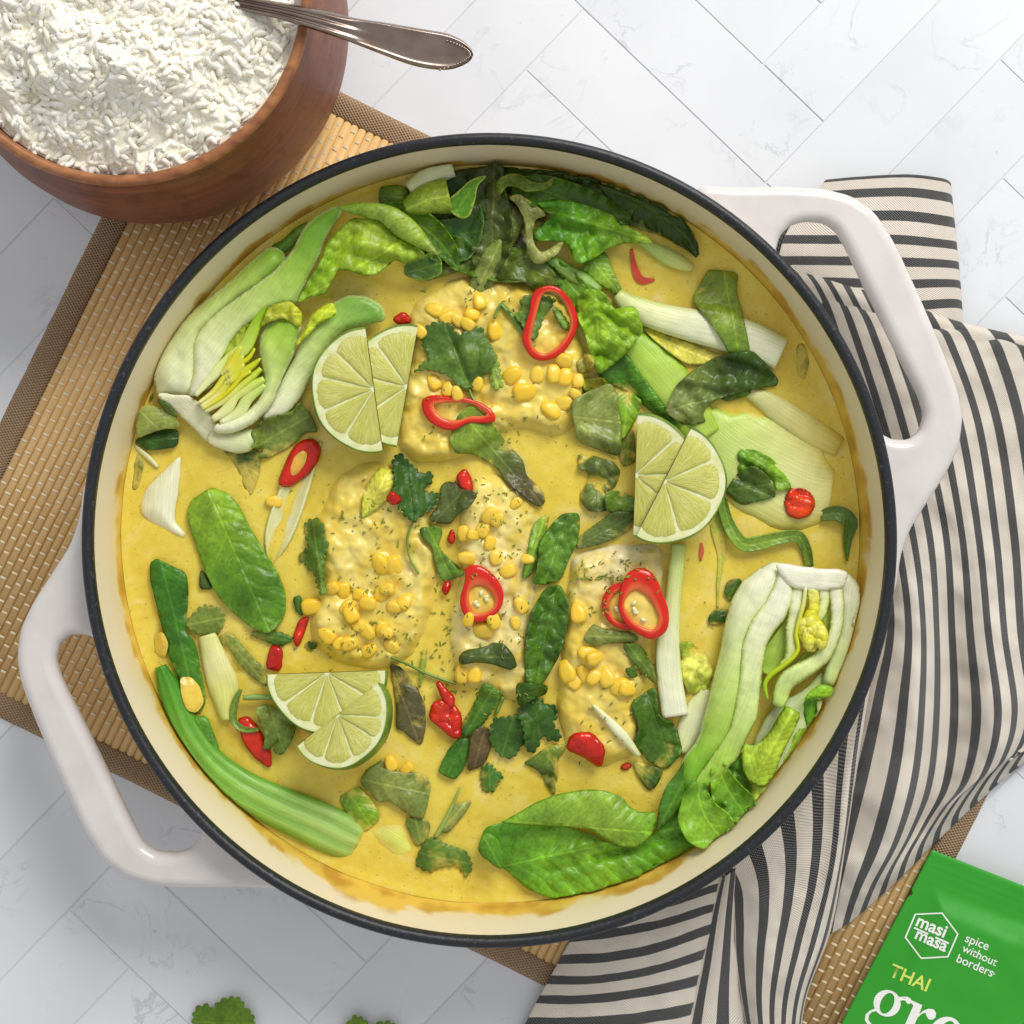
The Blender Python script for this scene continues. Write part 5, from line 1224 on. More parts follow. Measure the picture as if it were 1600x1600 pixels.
# ------------------------------------------------------------ half bok choy, lower right
bb = thing('bok_choy_half', 'halved bok choy with white heel upward at the lower right of the pan', 'bok choy', W(1190, 1080, 29), 'halved bok choy')
patch('back_leaf', zz(7, [(1010, 1060), (1060, 960), (1120, 900), (1220, 850), (1300, 760), (1330, 830), (1280, 960), (1240, 1080), (1180, 1160), (1080, 1240), (1000, 1180)]), 'stalk', ['C9D8A4', 'D2DEB2', 'BCD08A'], base=SOUP + 4, dome=2, wave=1, lift=0, parent=bb)
patch('leaf_blade', zz(7, [(722, 1135), (690, 1190), (640, 1250), (612, 1330), (598, 1445), (660, 1385), (745, 1300), (770, 1240), (740, 1180)]), 'leaf', ['3C7026', '4A8430', '3A6C24'], base=SOUP + 8, dome=2.5, wave=1, lift=0, parent=bb)
layer('stalk', zz(23, [(840, 58), (780, 56), (650, 128), (540, 220), (460, 350), (400, 560), (360, 800), (310, 1000), (250, 1250)]) + zz(7, [(780, 1062), (718, 1135), (698, 1205), (735, 1310), (765, 1300), (790, 1215), (850, 1130), (910, 1060), (945, 960)]) + zz(23, [(530, 1200), (560, 1000), (570, 850), (585, 720), (630, 610), (680, 520), (760, 410), (840, 270), (870, 150), (865, 80)]),
      ['F4F5E6', 'EDF1D2', 'DEE9B2', 'CBDE8E', 'B2D06A', '90BE4C', '64A034'], SOUP + 6, bb, 5.5, 20, zz(7, [(1130, 335), (740, 1300)]), 'E2ECB8')
layer('leaf_hollow', zz(23, [(960, 300), (900, 520), (810, 630), (730, 740), (700, 850), (690, 960), (760, 1000), (830, 960), (900, 900), (970, 820), (985, 780), (965, 650), (960, 450)]), ['CFDE90', 'B6CF6A', 'A8C65C'], SOUP + 6, bb, -.5, 10)
layer('leaf_hollow', zz(23, [(1210, 390), (1290, 430), (1290, 610), (1240, 730), (1140, 840), (1020, 900), (940, 930), (1040, 800), (1140, 770), (1220, 700), (1230, 610), (1190, 530)]), ['D3E07E', 'C2D668', 'BCD262'], SOUP + 6.5, bb, -.5, 10)
layer('stalk', zz(23, [(850, 80), (880, 110), (935, 220), (945, 300), (925, 400), (865, 522), (785, 622), (725, 722), (704, 822), (684, 960), (674, 1100), (645, 1333)]) + zz(24, [(705, 300), (645, 424), (585, 556), (472, 668), (384, 748), (322, 810), (270, 815), (240, 790), (285, 710), (372, 590), (470, 440), (548, 320), (590, 150), (610, 0)]) + zz(23, [(525, 1000), (535, 850), (545, 720), (590, 600), (640, 508), (720, 398), (800, 258), (838, 150)]),
      ['F6F6EC', 'F2F4DE', 'EAF0CA', 'DCE9AE', 'CCE092', 'B0D068', '88B843'], SOUP + 10, bb, 3.0, 11, zz(7, [(1130, 345), (770, 1260)]), 'C9DC86', mat='stalk_cut')
layer('inner_stalk', zz(23, [(950, 262), (1042, 262), (1024, 420), (985, 540), (965, 640), (985, 780), (950, 852), (890, 902), (830, 925), (900, 840), (910, 720), (904, 600), (930, 450)]), ['F4F4DE', 'EEF2CE', 'E2EBB2', 'D6E49C'], SOUP + 10, bb, 2.0, 7, edge='D3E088', mat='stalk_cut')
loft('inner_stalk', zz(23, [(1060, 255, 3), (1042, 400, 3.5), (1008, 520, 3.5), (982, 650, 3.5), (1000, 760, 3.5), (960, 835, 3.5), (850, 925, 4), (765, 990, 4), (722, 1070, 3.5), (745, 1190, 2)]), 'stalk', ['F0F0C8', 'E4E68A', 'D6DC54', 'CCD842', 'C2D640', 'B2D040', '9CC63C'], th=1.8, base=SOUP + 12, parent=bb, M=12)
layer('inner_stalk', zz(23, [(1165, 255), (1245, 265), (1245, 370), (1215, 482), (1180, 540), (1155, 500), (1188, 380)]), ['F4F4DE', 'EBF0C4', 'D9E48E'], SOUP + 10.5, bb, 2.0, 7, edge='D8E290', mat='stalk_cut')
hb = layer('heart', zz(23, [(1080, 250), (1155, 255), (1165, 380), (1155, 500), (1235, 620), (1212, 722), (1170, 700), (1132, 782), (1068, 772), (1028, 650), (998, 560), (1048, 500), (1100, 420)]), ['EDEA9A', 'E6E15C', 'E0DB44', 'EBE686'], SOUP + 11, bb, 1.5, 7, wave=1.2, ws=9, sp=2.5)
for k, (hx_, hy_) in enumerate([(1045, 590), (1100, 560), (1150, 620), (1085, 660), (1190, 650)]):
    layer('heart_leaf', zz(23, [(hx_ - 30, hy_ - 60), (hx_ + 20, hy_ - 70), (hx_ + 45, hy_), (hx_ + 35, hy_ + 90), (hx_, hy_ + 120), (hx_ - 35, hy_ + 80), (hx_ - 45, hy_)]), ['ECE88C', 'E0DC58', 'E8E480'], SOUP + 12 + .5 * k, hb, 1.4, 5, wave=1.0, ws=7, sp=2.2)
layer('stalk', zz(23, [(1345, 235), (1400, 138), (1484, 220), (1524, 350), (1534, 480), (1514, 622), (1454, 762), (1384, 902), (1314, 1034), (1290, 1075), (1215, 1044), (1230, 950), (1280, 830), (1345, 640), (1362, 500), (1355, 350)]), ['F5F5E8', 'F0F3DA', 'E6EEC4', 'DAE7AE', 'CFE09A'], SOUP + 7, bb, 4.0, 15, zz(23, [(1400, 140), (1270, 1070)]), 'DCE8B0', mat='stalk_cut')
layer('stalk', zz(23, [(1255, 236), (1352, 246), (1370, 400), (1360, 562), (1324, 694), (1254, 846), (1152, 936), (1050, 1004), (960, 1064), (922, 1106), (892, 1204), (868, 1256), (796, 1222), (798, 1130), (828, 1030), (900, 948), (1020, 886), (1130, 826), (1226, 720), (1274, 600), (1284, 450)]), ['F5F5E6', 'EFF3D8', 'E6EEC4', 'DCE9B0', 'D0E39C', 'BEDA80'], SOUP + 10, bb, 3.0, 10, zz(23, [(1300, 240), (850, 1240)]), 'D2E292', mat='stalk_cut')
layer('heel', zz(23, [(815, 62), (870, 66), (1000, 88), (1200, 112), (1345, 112), (1405, 140), (1365, 250), (1260, 262), (1150, 268), (1050, 266), (950, 240), (895, 190), (850, 130)]), ['F7F6EC', 'F5F5E6'], SOUP + 12, bb, 1.6, 9)
patch('leaf_curl', zz(24, [(1150, 90), (1200, 60), (1330, 50), (1430, 60), (1470, 80), (1430, 30), (1400, -30), (1300, -60), (1230, -20), (1160, 50)]), 'leaf_fine', ['6FB034', '82BC40'], base=SOUP + 11, dome=3, lift=0, parent=bb)
patch('leaf_curl', zz(24, [(1150, 90), (1210, 58), (1275, 60), (1262, 150), (1230, 260), (1190, 330), (1170, 260), (1150, 180)]), 'leaf_fine', ['4E9428', '62A634'], base=SOUP + 6, dome=2, lift=0, parent=bb)
patch('leaf_curl', zz(24, [(1375, 62), (1470, 75), (1468, 130), (1430, 200), (1375, 285), (1360, 200)]), 'leaf_fine', ['5A9A34', '4E8C2C'], base=SOUP + 6, dome=2, lift=0, parent=bb)
loft('leaf_stem', zz(24, [(1285, 80, 5), (1290, 160, 5), (1340, 245, 4), (1375, 282, 1.5)]), 'stalk', ['D6E0A0', 'DCE4AA', 'B8CC74'], th=1.5, base=SOUP + 7, parent=bb)
patch('leaf_side', zz(24, [(1000, 380), (1080, 300), (1150, 190), (1190, 330), (1120, 440), (1060, 600), (980, 650), (880, 840), (800, 900), (900, 700), (960, 560)]), 'leaf', ['8FBA58', '86B448', '5F9632'], base=SOUP + 5, dome=2, wave=1, lift=0, parent=bb)
patch('leaf_blade', zz(24, [(650, 430), (740, 460), (860, 360), (960, 180), (1010, 120), (1130, 190), (1060, 340), (980, 500), (900, 700), (840, 780), (770, 790), (690, 740), (640, 640), (640, 540)]), 'leaf_fine', ['8FC244', 'A2CC56', '98C64A'], base=SOUP + 12, dome=3.5, wave=1.0, ws=40, lift=0, parent=bb, axis=zz(24, [(720, 760), (1060, 160)]), folds=[(1190, 1190, 1240, 1110, 1.8, 7), (1175, 1180, 1225, 1105, -1.5, 5)], edge='6FA83A', edgew=4)
patch('leaf_blade', zz(24, [(360, 870), (370, 800), (480, 700), (590, 560), (650, 500), (650, 650), (700, 760), (710, 870), (690, 1000), (640, 1020), (560, 1000), (470, 940), (400, 920)]), 'leaf', ['4E8E2C', '5EA034', '46842A'], base=SOUP + 6, dome=3.5, wave=3.5, ws=22, lift=0, parent=bb)
patch('leaf_edge', zz(24, [(710, 760), (780, 800), (850, 800), (800, 900), (750, 1000), (725, 1160), (690, 1180), (700, 1040), (715, 900)]), 'leaf', ['8CB45A', '7CA84C'], base=SOUP + 9, dome=2, wave=1.5, lift=0, parent=bb)
sheet('leaf_blade', zz(24, [(290, 760, 10, 12, 0), (280, 880, 18, 28, 0), (320, 1010, 28, 44, .5), (390, 1120, 36, 48, .5), (460, 1210, 30, 34, 0), (520, 1290, 6, 8, -.5)]), 'leaf', ['57992F', '74B440', '7CBA44', '6BAA3A'], base=SOUP + 11, curl=([.2, .7, .9, .8, .5], [-.3, -.6, .5, .7, .3]), rip=1.6, rl=26, parent=bb, wave=1.0, M=26)
sheet('leaf_frill', zz(24, [(440, 620, 10, 12, 0), (490, 750, 20, 26, 0), (560, 880, 30, 32, .5), (640, 990, 28, 28, 0), (700, 1090, 8, 10, -.5)]), 'leaf', ['7CB23C', '68A636', '5A9A34', '6CA83C'], base=SOUP + 10, curl=([.4, 1.0, 1.2, .8, .4], [.3, .8, -.6, .4, .3]), rip=2.0, rl=20, parent=bb, wave=1.0, M=26)
patch('leaf_edge', zz(24, [(300, 1302), (420, 1262), (540, 1182), (640, 1100), (730, 1160), (825, 1148), (800, 1190), (700, 1250), (560, 1300), (420, 1305)]), 'leaf', ['6C9E40', '5E9436'], base=SOUP + 8, dome=2, wave=1.2, lift=0, parent=bb)
# ------------------------------------------------------------ basil, spinach and cilantro pieces on the fish
GC = 'leaf pieces scattered over the fish'
leafpiece('basil_leaf', 0, [(706, 684), (719, 650), (738, 636), (765, 659), (794, 696), (816, 720), (820, 742), (844, 763), (849, 780), (840, 790), (815, 774), (793, 755), (777, 731), (740, 709), (715, 709), (707, 694)], ['6D9440', '77A048', '5E7A48', '4A4F42', '4C5144'], 'two-toned basil leaf half green half purple grey below the flat chilli ring', mat='leaf', group=GC, lift=.8, dome=2.4, wave=1.2, axis=((722, 645), (845, 788)))
leafpiece('basil_leaf', 6, [(740, 412), (788, 350), (800, 250), (840, 233), (922, 268), (975, 300), (942, 352), (882, 392), (842, 442), (762, 432)], ['4A5E3C', '56704A', '3F4A38'], 'dark basil leaf right of the central cilantro sprig', mat='leaf', group=GC, lift=.8, dome=2.4, wave=1.6)
leafpiece('celery_leaf', 6, [(403, 412), (410, 300), (450, 218), (490, 163), (562, 188), (564, 240), (532, 312), (470, 372)], ['A9C24A', 'CBDA7E', 'B8CC5C'], 'pale yellow green leaf left of the central cilantro sprig', group=GC, lift=.8, dome=1.8, wave=1.6)
leafpiece('basil_leaf', 6, [(688, 470), (792, 458), (804, 490), (782, 560), (852, 630), (914, 690), (862, 712), (800, 727), (768, 640), (758, 560), (718, 530)], ['447430', '6C9850', '57863C'], 'folded green leaf left of the single chilli ring', mat='leaf', group=GC, lift=.8, dome=2.5, wave=1.6, folds=[(690, 850, 715, 900, 2, 6)])
leafpiece('basil_leaf', 6, [(893, 1112), (920, 1078), (1010, 1063), (1060, 1038), (1112, 1048), (1152, 1100), (1174, 1152), (1130, 1172), (1060, 1142), (980, 1132), (900, 1147)], ['3F5A34', '4A6640', '36502C'], 'dark wavy basil piece above the square corn kernel', mat='leaf', group=GC, lift=1.0, dome=2.2, wave=1.8, ws=25)
leafpiece('basil_leaf', 6, [(543, 1150), (600, 1168), (672, 1260), (714, 1350), (718, 1450), (696, 1548), (640, 1502), (610, 1472), (573, 1462), (578, 1360), (558, 1240)], ['3E4434', '54584C', '5C6054'], 'purple brown basil leaf right of the lower lime wedges', mat='leaf', group=GC, lift=.8, dome=2.0, wave=1.0, axis=zz(6, [(550, 1150), (690, 1540)]))
sp1 = thing('spinach_leaf', 'long puckered dark green leaf lying between the middle and right fillets', 'leaf', W(865, 930, 34), GC)
patch('leaf_edge', zz(7, [(38, 388), (70, 240), (90, 150), (158, 108), (142, 190), (102, 300), (78, 372)]), 'leaf', ['5C9036', '7CAE50'], lift=.8, dome=2, wave=1, parent=sp1)
patch('leaf_blade', zz(7, [(78, 400), (104, 350), (112, 240), (160, 160), (212, 113), (284, 108), (278, 222), (240, 300), (204, 390), (130, 412)]), 'basil', ['4C7E32', '5C9440', '4F8234'], lift=1.8, dome=3, wave=2.0, ws=22, fine=.5, parent=sp1, axis=zz(7, [(240, 110), (130, 410)]), rip=1.2)
patch('leaf_blade', zz(7, [(52, 722), (58, 620), (80, 520), (138, 420), (200, 406), (238, 480), (232, 580), (202, 700), (142, 800), (100, 850), (58, 822)]), 'basil', ['4A7C30', '3F702A', '4C7E32'], lift=2.0, dome=4, wave=2.0, ws=22, fine=.6, parent=sp1, axis=zz(7, [(190, 410), (90, 850)]), rip=1.5)
leafpiece('basil_leaf', 7, [(298, 642), (340, 573), (390, 598), (500, 608), (524, 640), (482, 652), (390, 652), (358, 668)], ['7C9464', '5C7A44'], 'narrow grey green leaf under the pair of chilli rings', mat='leaf', group=GC, lift=.8, dome=1.8, wave=1.4)
leafpiece('basil_leaf', 7, [(458, 660), (532, 658), (584, 740), (604, 824), (560, 792), (508, 742)], ['4C7238', '66884A'], 'green leaf strip running down from the pair of chilli rings', mat='leaf', group=GC, lift=.8, dome=1.6, wave=1.2)
leafpiece('leaf_piece', 7, [(470, 760), (510, 750), (525, 790), (490, 800)], ['47742F'], 'tiny green leaf bit right of the lower corn kernels', group=GC, lift=.5, dome=.8)
bl2 = thing('basil_leaf', 'large dark ribbed leaf left of the lower bok choy half', 'leaf', W(1025, 1140, 30), GC)
patch('leaf_blade', zz(7, [(488, 902), (600, 826), (612, 960), (682, 988), (714, 1110), (640, 1184), (560, 1142), (508, 1062), (530, 1000)]), 'basil', ['4C7A34', '3D6A2A', '4A7A34'], lift=1.5, dome=4.0, wave=1.8, parent=bl2, axis=zz(7, [(560, 850), (670, 1170)]))
patch('leaf_tip', zz(7, [(500, 1140), (634, 1180), (602, 1252), (566, 1268), (518, 1200)]), 'leaf', ['4B7836', '3A6428'], lift=.5, dome=1.8, parent=bl2)
leafpiece('basil_leaf', 8, [(973, 692), (1000, 648), (1082, 598), (1052, 642), (1130, 660), (1222, 663), (1258, 710), (1242, 790), (1222, 852), (1170, 832), (1090, 772), (1050, 782), (988, 722)], ['5F7A44', '819A66', '6C8852'], 'grey green lobed leaf below the lower lime wedges', mat='leaf', group=GC, base=SOUP + .6, dome=2.4, wave=1.6, axis=zz(8, [(990, 690), (1230, 740)]))
zl = thing('cilantro_sprig', 'sprig with forked stem and grey leaves at the lower middle', 'cilantro', W(690, 1300, 29), 'cilantro leaves')
patch('leaf_blade', zz(8, [(1150, 852), (1212, 838), (1262, 868), (1250, 940), (1200, 972)]), 'herb', ['56743E', '668450'], base=SOUP + .6, dome=1.6, parent=zl)
patch('leaf_blade', zz(8, [(1298, 905), (1340, 800), (1440, 768), (1402, 830), (1334, 912)]), 'herb', ['7C9664', '8CA474'], base=SOUP + .6, dome=1.8, parent=zl)
loft('stem', zz(8, [(1385, 720, 1.5), (1350, 800, 3), (1310, 880, 4), (1280, 930, 3)]), 'stalk', ['A6BC70', '9AB464'], th=1.6, base=SOUP + 1.2, parent=zl)
patch('leaf_blade', zz(8, [(1198, 1045), (1220, 978), (1250, 930), (1300, 940), (1320, 958), (1412, 990), (1434, 1050), (1412, 1098), (1370, 1040), (1300, 1052), (1258, 1075)]), 'herb', ['3F6A2C', '5A8444', '4A7636'], base=SOUP + .8, dome=1.8, wave=1.2, serr=(5, 11), smooth=1, parent=zl)
GCL = 'cilantro leaves'
def sprig(label, blades, stems, loc, lift=1.2):
    r = thing('cilantro_sprig', label, 'cilantro', W(loc[0], loc[1], 32), GCL)
    for reg, pts, w in stems:
        loft('stem', [q + (w,) for q in zz(reg, pts)], 'stalk', ['6E8E48', '87A65C'], th=1.5, lift=.8, parent=r, M=10)
    for reg, pts, cols, kw in blades:
        patch('leaf_blade', zz(reg, pts), 'herb', cols, lift=lift, parent=r, **{**dict(dome=1.8, wave=.9, ws=34, serr=(5.5, 11), smooth=1, sp=3.2), **kw})
    return r
sprig('flat cilantro leaf resting on the corn of the top fillet', [
    (3, [(525, 1025), (562, 1080), (594, 1232), (552, 1244), (528, 1160), (500, 1100)], ['6C9448', '7EA458'], {}),
    (3, [(193, 940), (255, 908), (310, 912), (345, 928), (352, 962), (385, 972), (440, 928), (492, 938), (514, 1000), (548, 1050), (554, 1110), (520, 1152), (470, 1182), (430, 1242), (370, 1222), (330, 1172), (240, 1142), (190, 1142), (150, 1162), (200, 1108), (232, 1098), (213, 1050), (193, 1010)], ['476F34', '527C3C', '3F6630'], dict(axis=zz(3, [(420, 1230), (310, 930)]), folds=[(710, 540, 735, 605, -1.8, 6)]))],
    [(3, [(425, 1235), (440, 1280), (465, 1310)], 2.2)], (720, 550), 2.0)
sprig('cilantro leaf with thick stem lying inside the tall chilli ring', [
    (3, [(683, 792), (740, 763), (864, 794), (812, 850), (782, 920), (752, 1004), (700, 932), (648, 870), (690, 850)], ['4A7434', '5A8442', '406A2E'], dict(serr=(4, 12))),
    (3, [(840, 830), (880, 850), (925, 920), (905, 950), (865, 900)], ['56803C'], dict(serr=(3, 10)))],
    [(3, [(580, 812), (640, 878), (700, 968), (752, 1034)], 4.2), (3, [(585, 815), (562, 850), (553, 890)], 2.2)], (840, 500), 1.6)
sprig('dark cilantro sprig with drooping stem in the centre of the pan', [
    (6, [(556, 122), (590, 86), (650, 150), (700, 200), (722, 188), (754, 186), (747, 240), (704, 262), (722, 290), (784, 288), (772, 352), (722, 382), (682, 412), (660, 434), (600, 382), (556, 302), (568, 220)], ['2C5A2A', '3A6834', '2A5226'], dict(axis=zz(6, [(660, 430), (620, 110)]), folds=[(630, 725, 645, 800, -1.6, 6)]))],
    [(6, [(660, 425), (632, 500), (630, 560), (645, 625), (686, 692)], 1.9)], (640, 760), 1.8)
sprig('narrow cilantro leaf left of the left fillet', [
    (6, [(118, 432), (180, 418), (212, 460), (207, 510), (232, 540), (216, 600), (206, 700), (222, 792), (205, 804), (178, 740), (170, 690), (130, 662), (118, 632), (82, 622), (110, 580), (140, 560), (124, 510)], ['57803C', '4A7434', '66904A'], dict(axis=zz(6, [(160, 425), (210, 800)])))],
    [(6, [(130, 545), (175, 590), (200, 680), (212, 790)], 2.2)], (490, 860), 1.2)
sprig('toothed cilantro leaf rolled beside the lower chilli', [
    (26, [(478, 640), (520, 540), (600, 420), (660, 290), (715, 160), (780, 190), (880, 265), (830, 380), (760, 480), (680, 580), (570, 690)], ['4C8030', '45782E', '3A6C28'], dict(serr=(3, 9), dome=4))],
    [(26, [(900, 300), (870, 370), (830, 460)], 3.2)], (750, 1110), 1.6)
leafpiece('leaf_piece', 26, [(280, 1020), (320, 920), (380, 800), (480, 700), (570, 700), (560, 850), (520, 980), (432, 1094)], ['2F5A28', '3C7A2E', '47842F'], 'green leaf square sunk below the toothed rolled cilantro', group=GC, base=SOUP + .8, dome=1.8, wave=1)
leafpiece('basil_leaf', 26, [(556, 1006), (575, 850), (600, 650), (700, 580), (790, 640), (785, 760), (740, 900), (690, 960)], ['4A4638', '55503F', '5A5646'], 'purple brown basil piece between the lower cilantro leaves', mat='leaf', group=GC, lift=1.0, dome=2, wave=.8)
sprig('dark cilantro cluster below the long puckered leaf', [
    (26, [(770, 620), (820, 500), (910, 500), (980, 490), (1050, 470), (1110, 560), (1140, 680), (1060, 780), (1000, 880), (900, 880), (840, 820), (780, 740)], ['37642A', '2E5824', '3F6E30'], {}),
    (26, [(1040, 470), (1060, 400), (1140, 330), (1190, 320), (1260, 320), (1310, 390), (1370, 370), (1420, 420), (1410, 500), (1370, 560), (1440, 640), (1460, 710), (1340, 720), (1270, 640), (1240, 760), (1180, 840), (1120, 800), (1100, 600)], ['2C5626', '37642C', '2A5222'], {})],
    [(26, [(1080, 640), (1180, 540), (1260, 420)], 1.8)], (815, 1130), 1.8)
leafpiece('leaf_piece', 26, [(1030, 200), (1060, 165), (1200, 170), (1320, 190), (1310, 270), (1200, 310), (1120, 360), (1050, 380), (1035, 290)], ['3F6E2A', '325A24'], 'dark leaf end peeping out below the long puckered leaf', group=GC, lift=.4, dome=1.4)
leafpiece('leaf_piece', 26, [(1100, 940), (1200, 880), (1300, 800), (1420, 760), (1500, 770), (1480, 830), (1420, 900), (1420, 1080), (1390, 1246), (1330, 1160), (1260, 1020), (1180, 970)], ['6C9438', '4A6A38', '2F4A28'], 'dark pointed leaf sunk above the broad folded leaf', group=GC, base=SOUP + .3, dome=1.6, wave=1.4)
leafpiece('cilantro_leaf', 26, [(690, 1070), (700, 980), (770, 940), (820, 1010), (900, 1060), (840, 1120), (810, 1200), (710, 1200)], ['35692A', '447A36'], 'small cilantro leaf half sunk below the purple basil piece', cat='cilantro', mat='herb', group=GCL, base=SOUP + .3, dome=1.2, wave=1.2, serr=(5, 9), smooth=1)
leafpiece('cilantro_leaf', 6, [(112, 1052), (140, 1032), (180, 1050), (142, 1080)], ['2F5228'], 'tiny cilantro scrap above the lower lime wedges', cat='cilantro', mat='herb', group=GCL, lift=.3, dome=.8, serr=(3, 6), smooth=1)
leafpiece('leaf_piece', 5, [(855, 1030), (890, 1015), (905, 1060), (900, 1120), (870, 1090)], ['3F6A30'], 'small green leaf bit behind the single corn kernel left of the left fillet', group=GC, base=SOUP + .4, dome=1)
o = loft('green_stem', [q + (2.3,) for q in zz(6, [(548, 1110), (640, 1150), (740, 1198), (872, 1242)])], 'stalk', ['6C8A4A', '84A262'], th=1.7, lift=1.2, M=10); tag(o, 'thin green stem lying right above the purple brown basil leaf', 'herb stem')
o = sheet('herb_shred', zz(6, [(722, 1065, 2, 2), (712, 1130, 4.5, 4.5), (700, 1200, 3, 3), (690, 1260, 1.5, 1.5)]), 'leaf_fine', ['5C8A34', '6C9840'], lift=.3, th=.5); tag(o, 'slim upright green shred above the lower chilli', 'leaf', GC)
o = loft('stalk_sliver', zz(7, [(338, 912, 3), (410, 985, 7), (470, 1050, 8), (530, 1125, 4)]), 'stalk', ['E9EAC2', 'F1F0D8', 'E8EBB8'], th=2.0, lift=.4); tag(o, 'pale stalk sliver lying on the lower end of the right fillet', 'stalk')
# rocket curl over the left chilli
rk = thing('rocket_leaf', 'curly rocket leaf twisted over the chilli left of the lower limes', 'leaf', W(415, 1130, 30), GC)
loft('stem', zz(8, [(478, 348, 4), (530, 345, 5), (600, 345, 4)]), 'stalk', ['8AA866', '9CB878'], th=2, base=SOUP + 4, parent=rk)
sheet('leaf_curl', zz(8, [(470, 312, 3, 3, 3), (445, 370, 6, 6, 3), (440, 440, 6, 6, 2), (480, 480, 6, 5, 2.5), (545, 480, 3, 3, 3)]), 'leaf_fine', ['5E8444', '6C9450', '54803A'], base=SOUP + 1, curl=(.6, .6), parent=rk)
patch('leaf_blade', zz(8, [(528, 392), (580, 370), (630, 398), (712, 432), (682, 530), (640, 592), (598, 572), (640, 500), (592, 562), (562, 564), (572, 500), (545, 440)]), 'leaf', ['86A468', '6C8E50', '557C3C'], base=SOUP + 4, dome=2, wave=2.4, ws=20, parent=rk, lift=0)

# ------------------------------------------------------------ chillies
GCH = 'red chilli slices'
def chili_ring(outer, hole, label, base, h=2.2, tilt=(0, 0), reg=0, cols=('D8240E', 'F07A44'), pith=None):
    oc = resample(catmull(zz(reg, outer), True, 6), 1.0); ic = resample(catmull(zz(reg, hole), True, 6), 1.0)
    c = ic.mean(0); ic = c + (ic - c) * 1.1; N, M = 64, 12
    def polar(cv):
        a = np.arctan2(cv[:, 1] - c[1], cv[:, 0] - c[0]); r = np.sqrt(((cv - c)**2).sum(1)); s = np.argsort(a)
        return a[s], r[s]
    (ao, ro), (ai, ri) = polar(oc), polar(ic)
    V, C, F = [], [], []
    cs, ci = hexc(cols[0]), hexc(cols[1]); pk, zk = [], []
    for i in range(N):
        a = -math.pi + 2*math.pi*i/N
        r1 = np.interp(a, ao, ro, period=2*math.pi); r0 = np.interp(a, ai, ri, period=2*math.pi)
        for j in range(M):
            f = 2*math.pi*j/M; m = (math.cos(f) + 1) / 2
            r = r0 + (r1 - r0) * m; x, y = c[0] + r*math.cos(a), c[1] + r*math.sin(a)
            z = base + h * (abs(math.sin(f))**.42 * (1 if math.sin(f) > 0 else -.8)) + tilt[0]*(x - c[0])/100 + tilt[1]*(y - c[1])/100
            z += .3 * nz(x / 18, y / 18, base)
            V.append(W(x, y, z)); pk.append((x, y)); zk.append(z)
            C.append(mixc(ci, cs, sstep(.12, .42, m)))
    for i in range(N):
        k = (i + 1) % N
        for j in range(M): F.append((i*M + j, i*M + (j+1) % M, k*M + (j+1) % M, k*M + j))
    stamp(pk, zk)
    r = thing('chili_ring', label, 'chilli', W(c[0], c[1], base - h), GCH)
    rf = mk('ring_flesh', V, F, MATS['chili'], r, C)
    if pith:
        patch('seed_core', [tuple(c + (q - c) * 1.1) for q in ic[::6]], 'fish', [pith], base=base - .8, dome=.8, lift=0, parent=rf, th=0, st=False, wave=.6, ws=12)
    if pith:
        sr = random.Random(int(c[0]))
        for k in range(5):                        # pale seeds clinging to the core
            a = sr.uniform(0, 6.28); rr = np.interp(a - math.pi, ai, ri, period=2*math.pi) * .62
            x, y = c[0] + math.cos(a) * rr * .8, c[1] + math.sin(a) * rr * .8; b0 = sr.uniform(0, 3.1); V, F = [], []
            for i in range(5):
                for j in range(8):
                    ph, th_ = math.pi * i / 4, 2 * math.pi * j / 8
                    lx, ly, lz = -math.cos(ph) * 4.6, math.sin(ph) * math.cos(th_) * 3.4, math.sin(ph) * math.sin(th_) * .6
                    V.append(W(x + lx * math.cos(b0) - ly * math.sin(b0), y + lx * math.sin(b0) + ly * math.cos(b0), base + .7 + lz))
            for i in range(4):
                for j in range(8): F.append((i*8 + j, i*8 + (j+1) % 8, (i+1)*8 + (j+1) % 8, (i+1)*8 + j))
            mk('seed', V, F, MATS['lime_pith'], rf)
    return r
chili_ring([(690, 1000), (740, 1085), (820, 1098), (905, 1050), (962, 950), (968, 880), (930, 788), (860, 728), (790, 730), (740, 768), (725, 860), (700, 930)], [(752, 1010), (800, 1050), (860, 1020), (915, 950), (918, 880), (885, 805), (845, 772), (800, 780), (775, 850), (755, 930)], 'tall thin chilli ring framing a cilantro leaf at the top', 37.0, 1.4, (-3, -3), 3)
chili_ring([(188, 1302), (250, 1270), (340, 1284), (430, 1288), (530, 1338), (558, 1388), (530, 1412), (440, 1410), (400, 1420), (350, 1446), (290, 1440), (215, 1392)], [(268, 1322), (340, 1312), (420, 1315), (480, 1345), (500, 1372), (430, 1375), (370, 1392), (310, 1384), (275, 1355)], 'flattened chilli ring above the two-toned basil leaf', 35.8, 1.3, (0, 2), 3)
chili_ring([(918, 722), (913, 670), (970, 648), (1042, 680), (1102, 760), (1106, 840), (1064, 902), (980, 938), (908, 892), (892, 820)], [(942, 806), (960, 765), (1018, 768), (1060, 828), (1034, 872), (964, 882)], 'single broad chilli ring in the middle of the pan', 36.4, 1.4, (0, 0), 6, pith='E9CE62')
chili_ring([(372, 482), (400, 425), (460, 398), (520, 420), (545, 500), (540, 570), (490, 598), (430, 585), (385, 540)], [(412, 490), (450, 440), (500, 460), (510, 530), (470, 560), (428, 545)], 'under one of the two overlapping chilli rings', 36.3, 1.3, (0, 0), 7, pith='E2BE54')
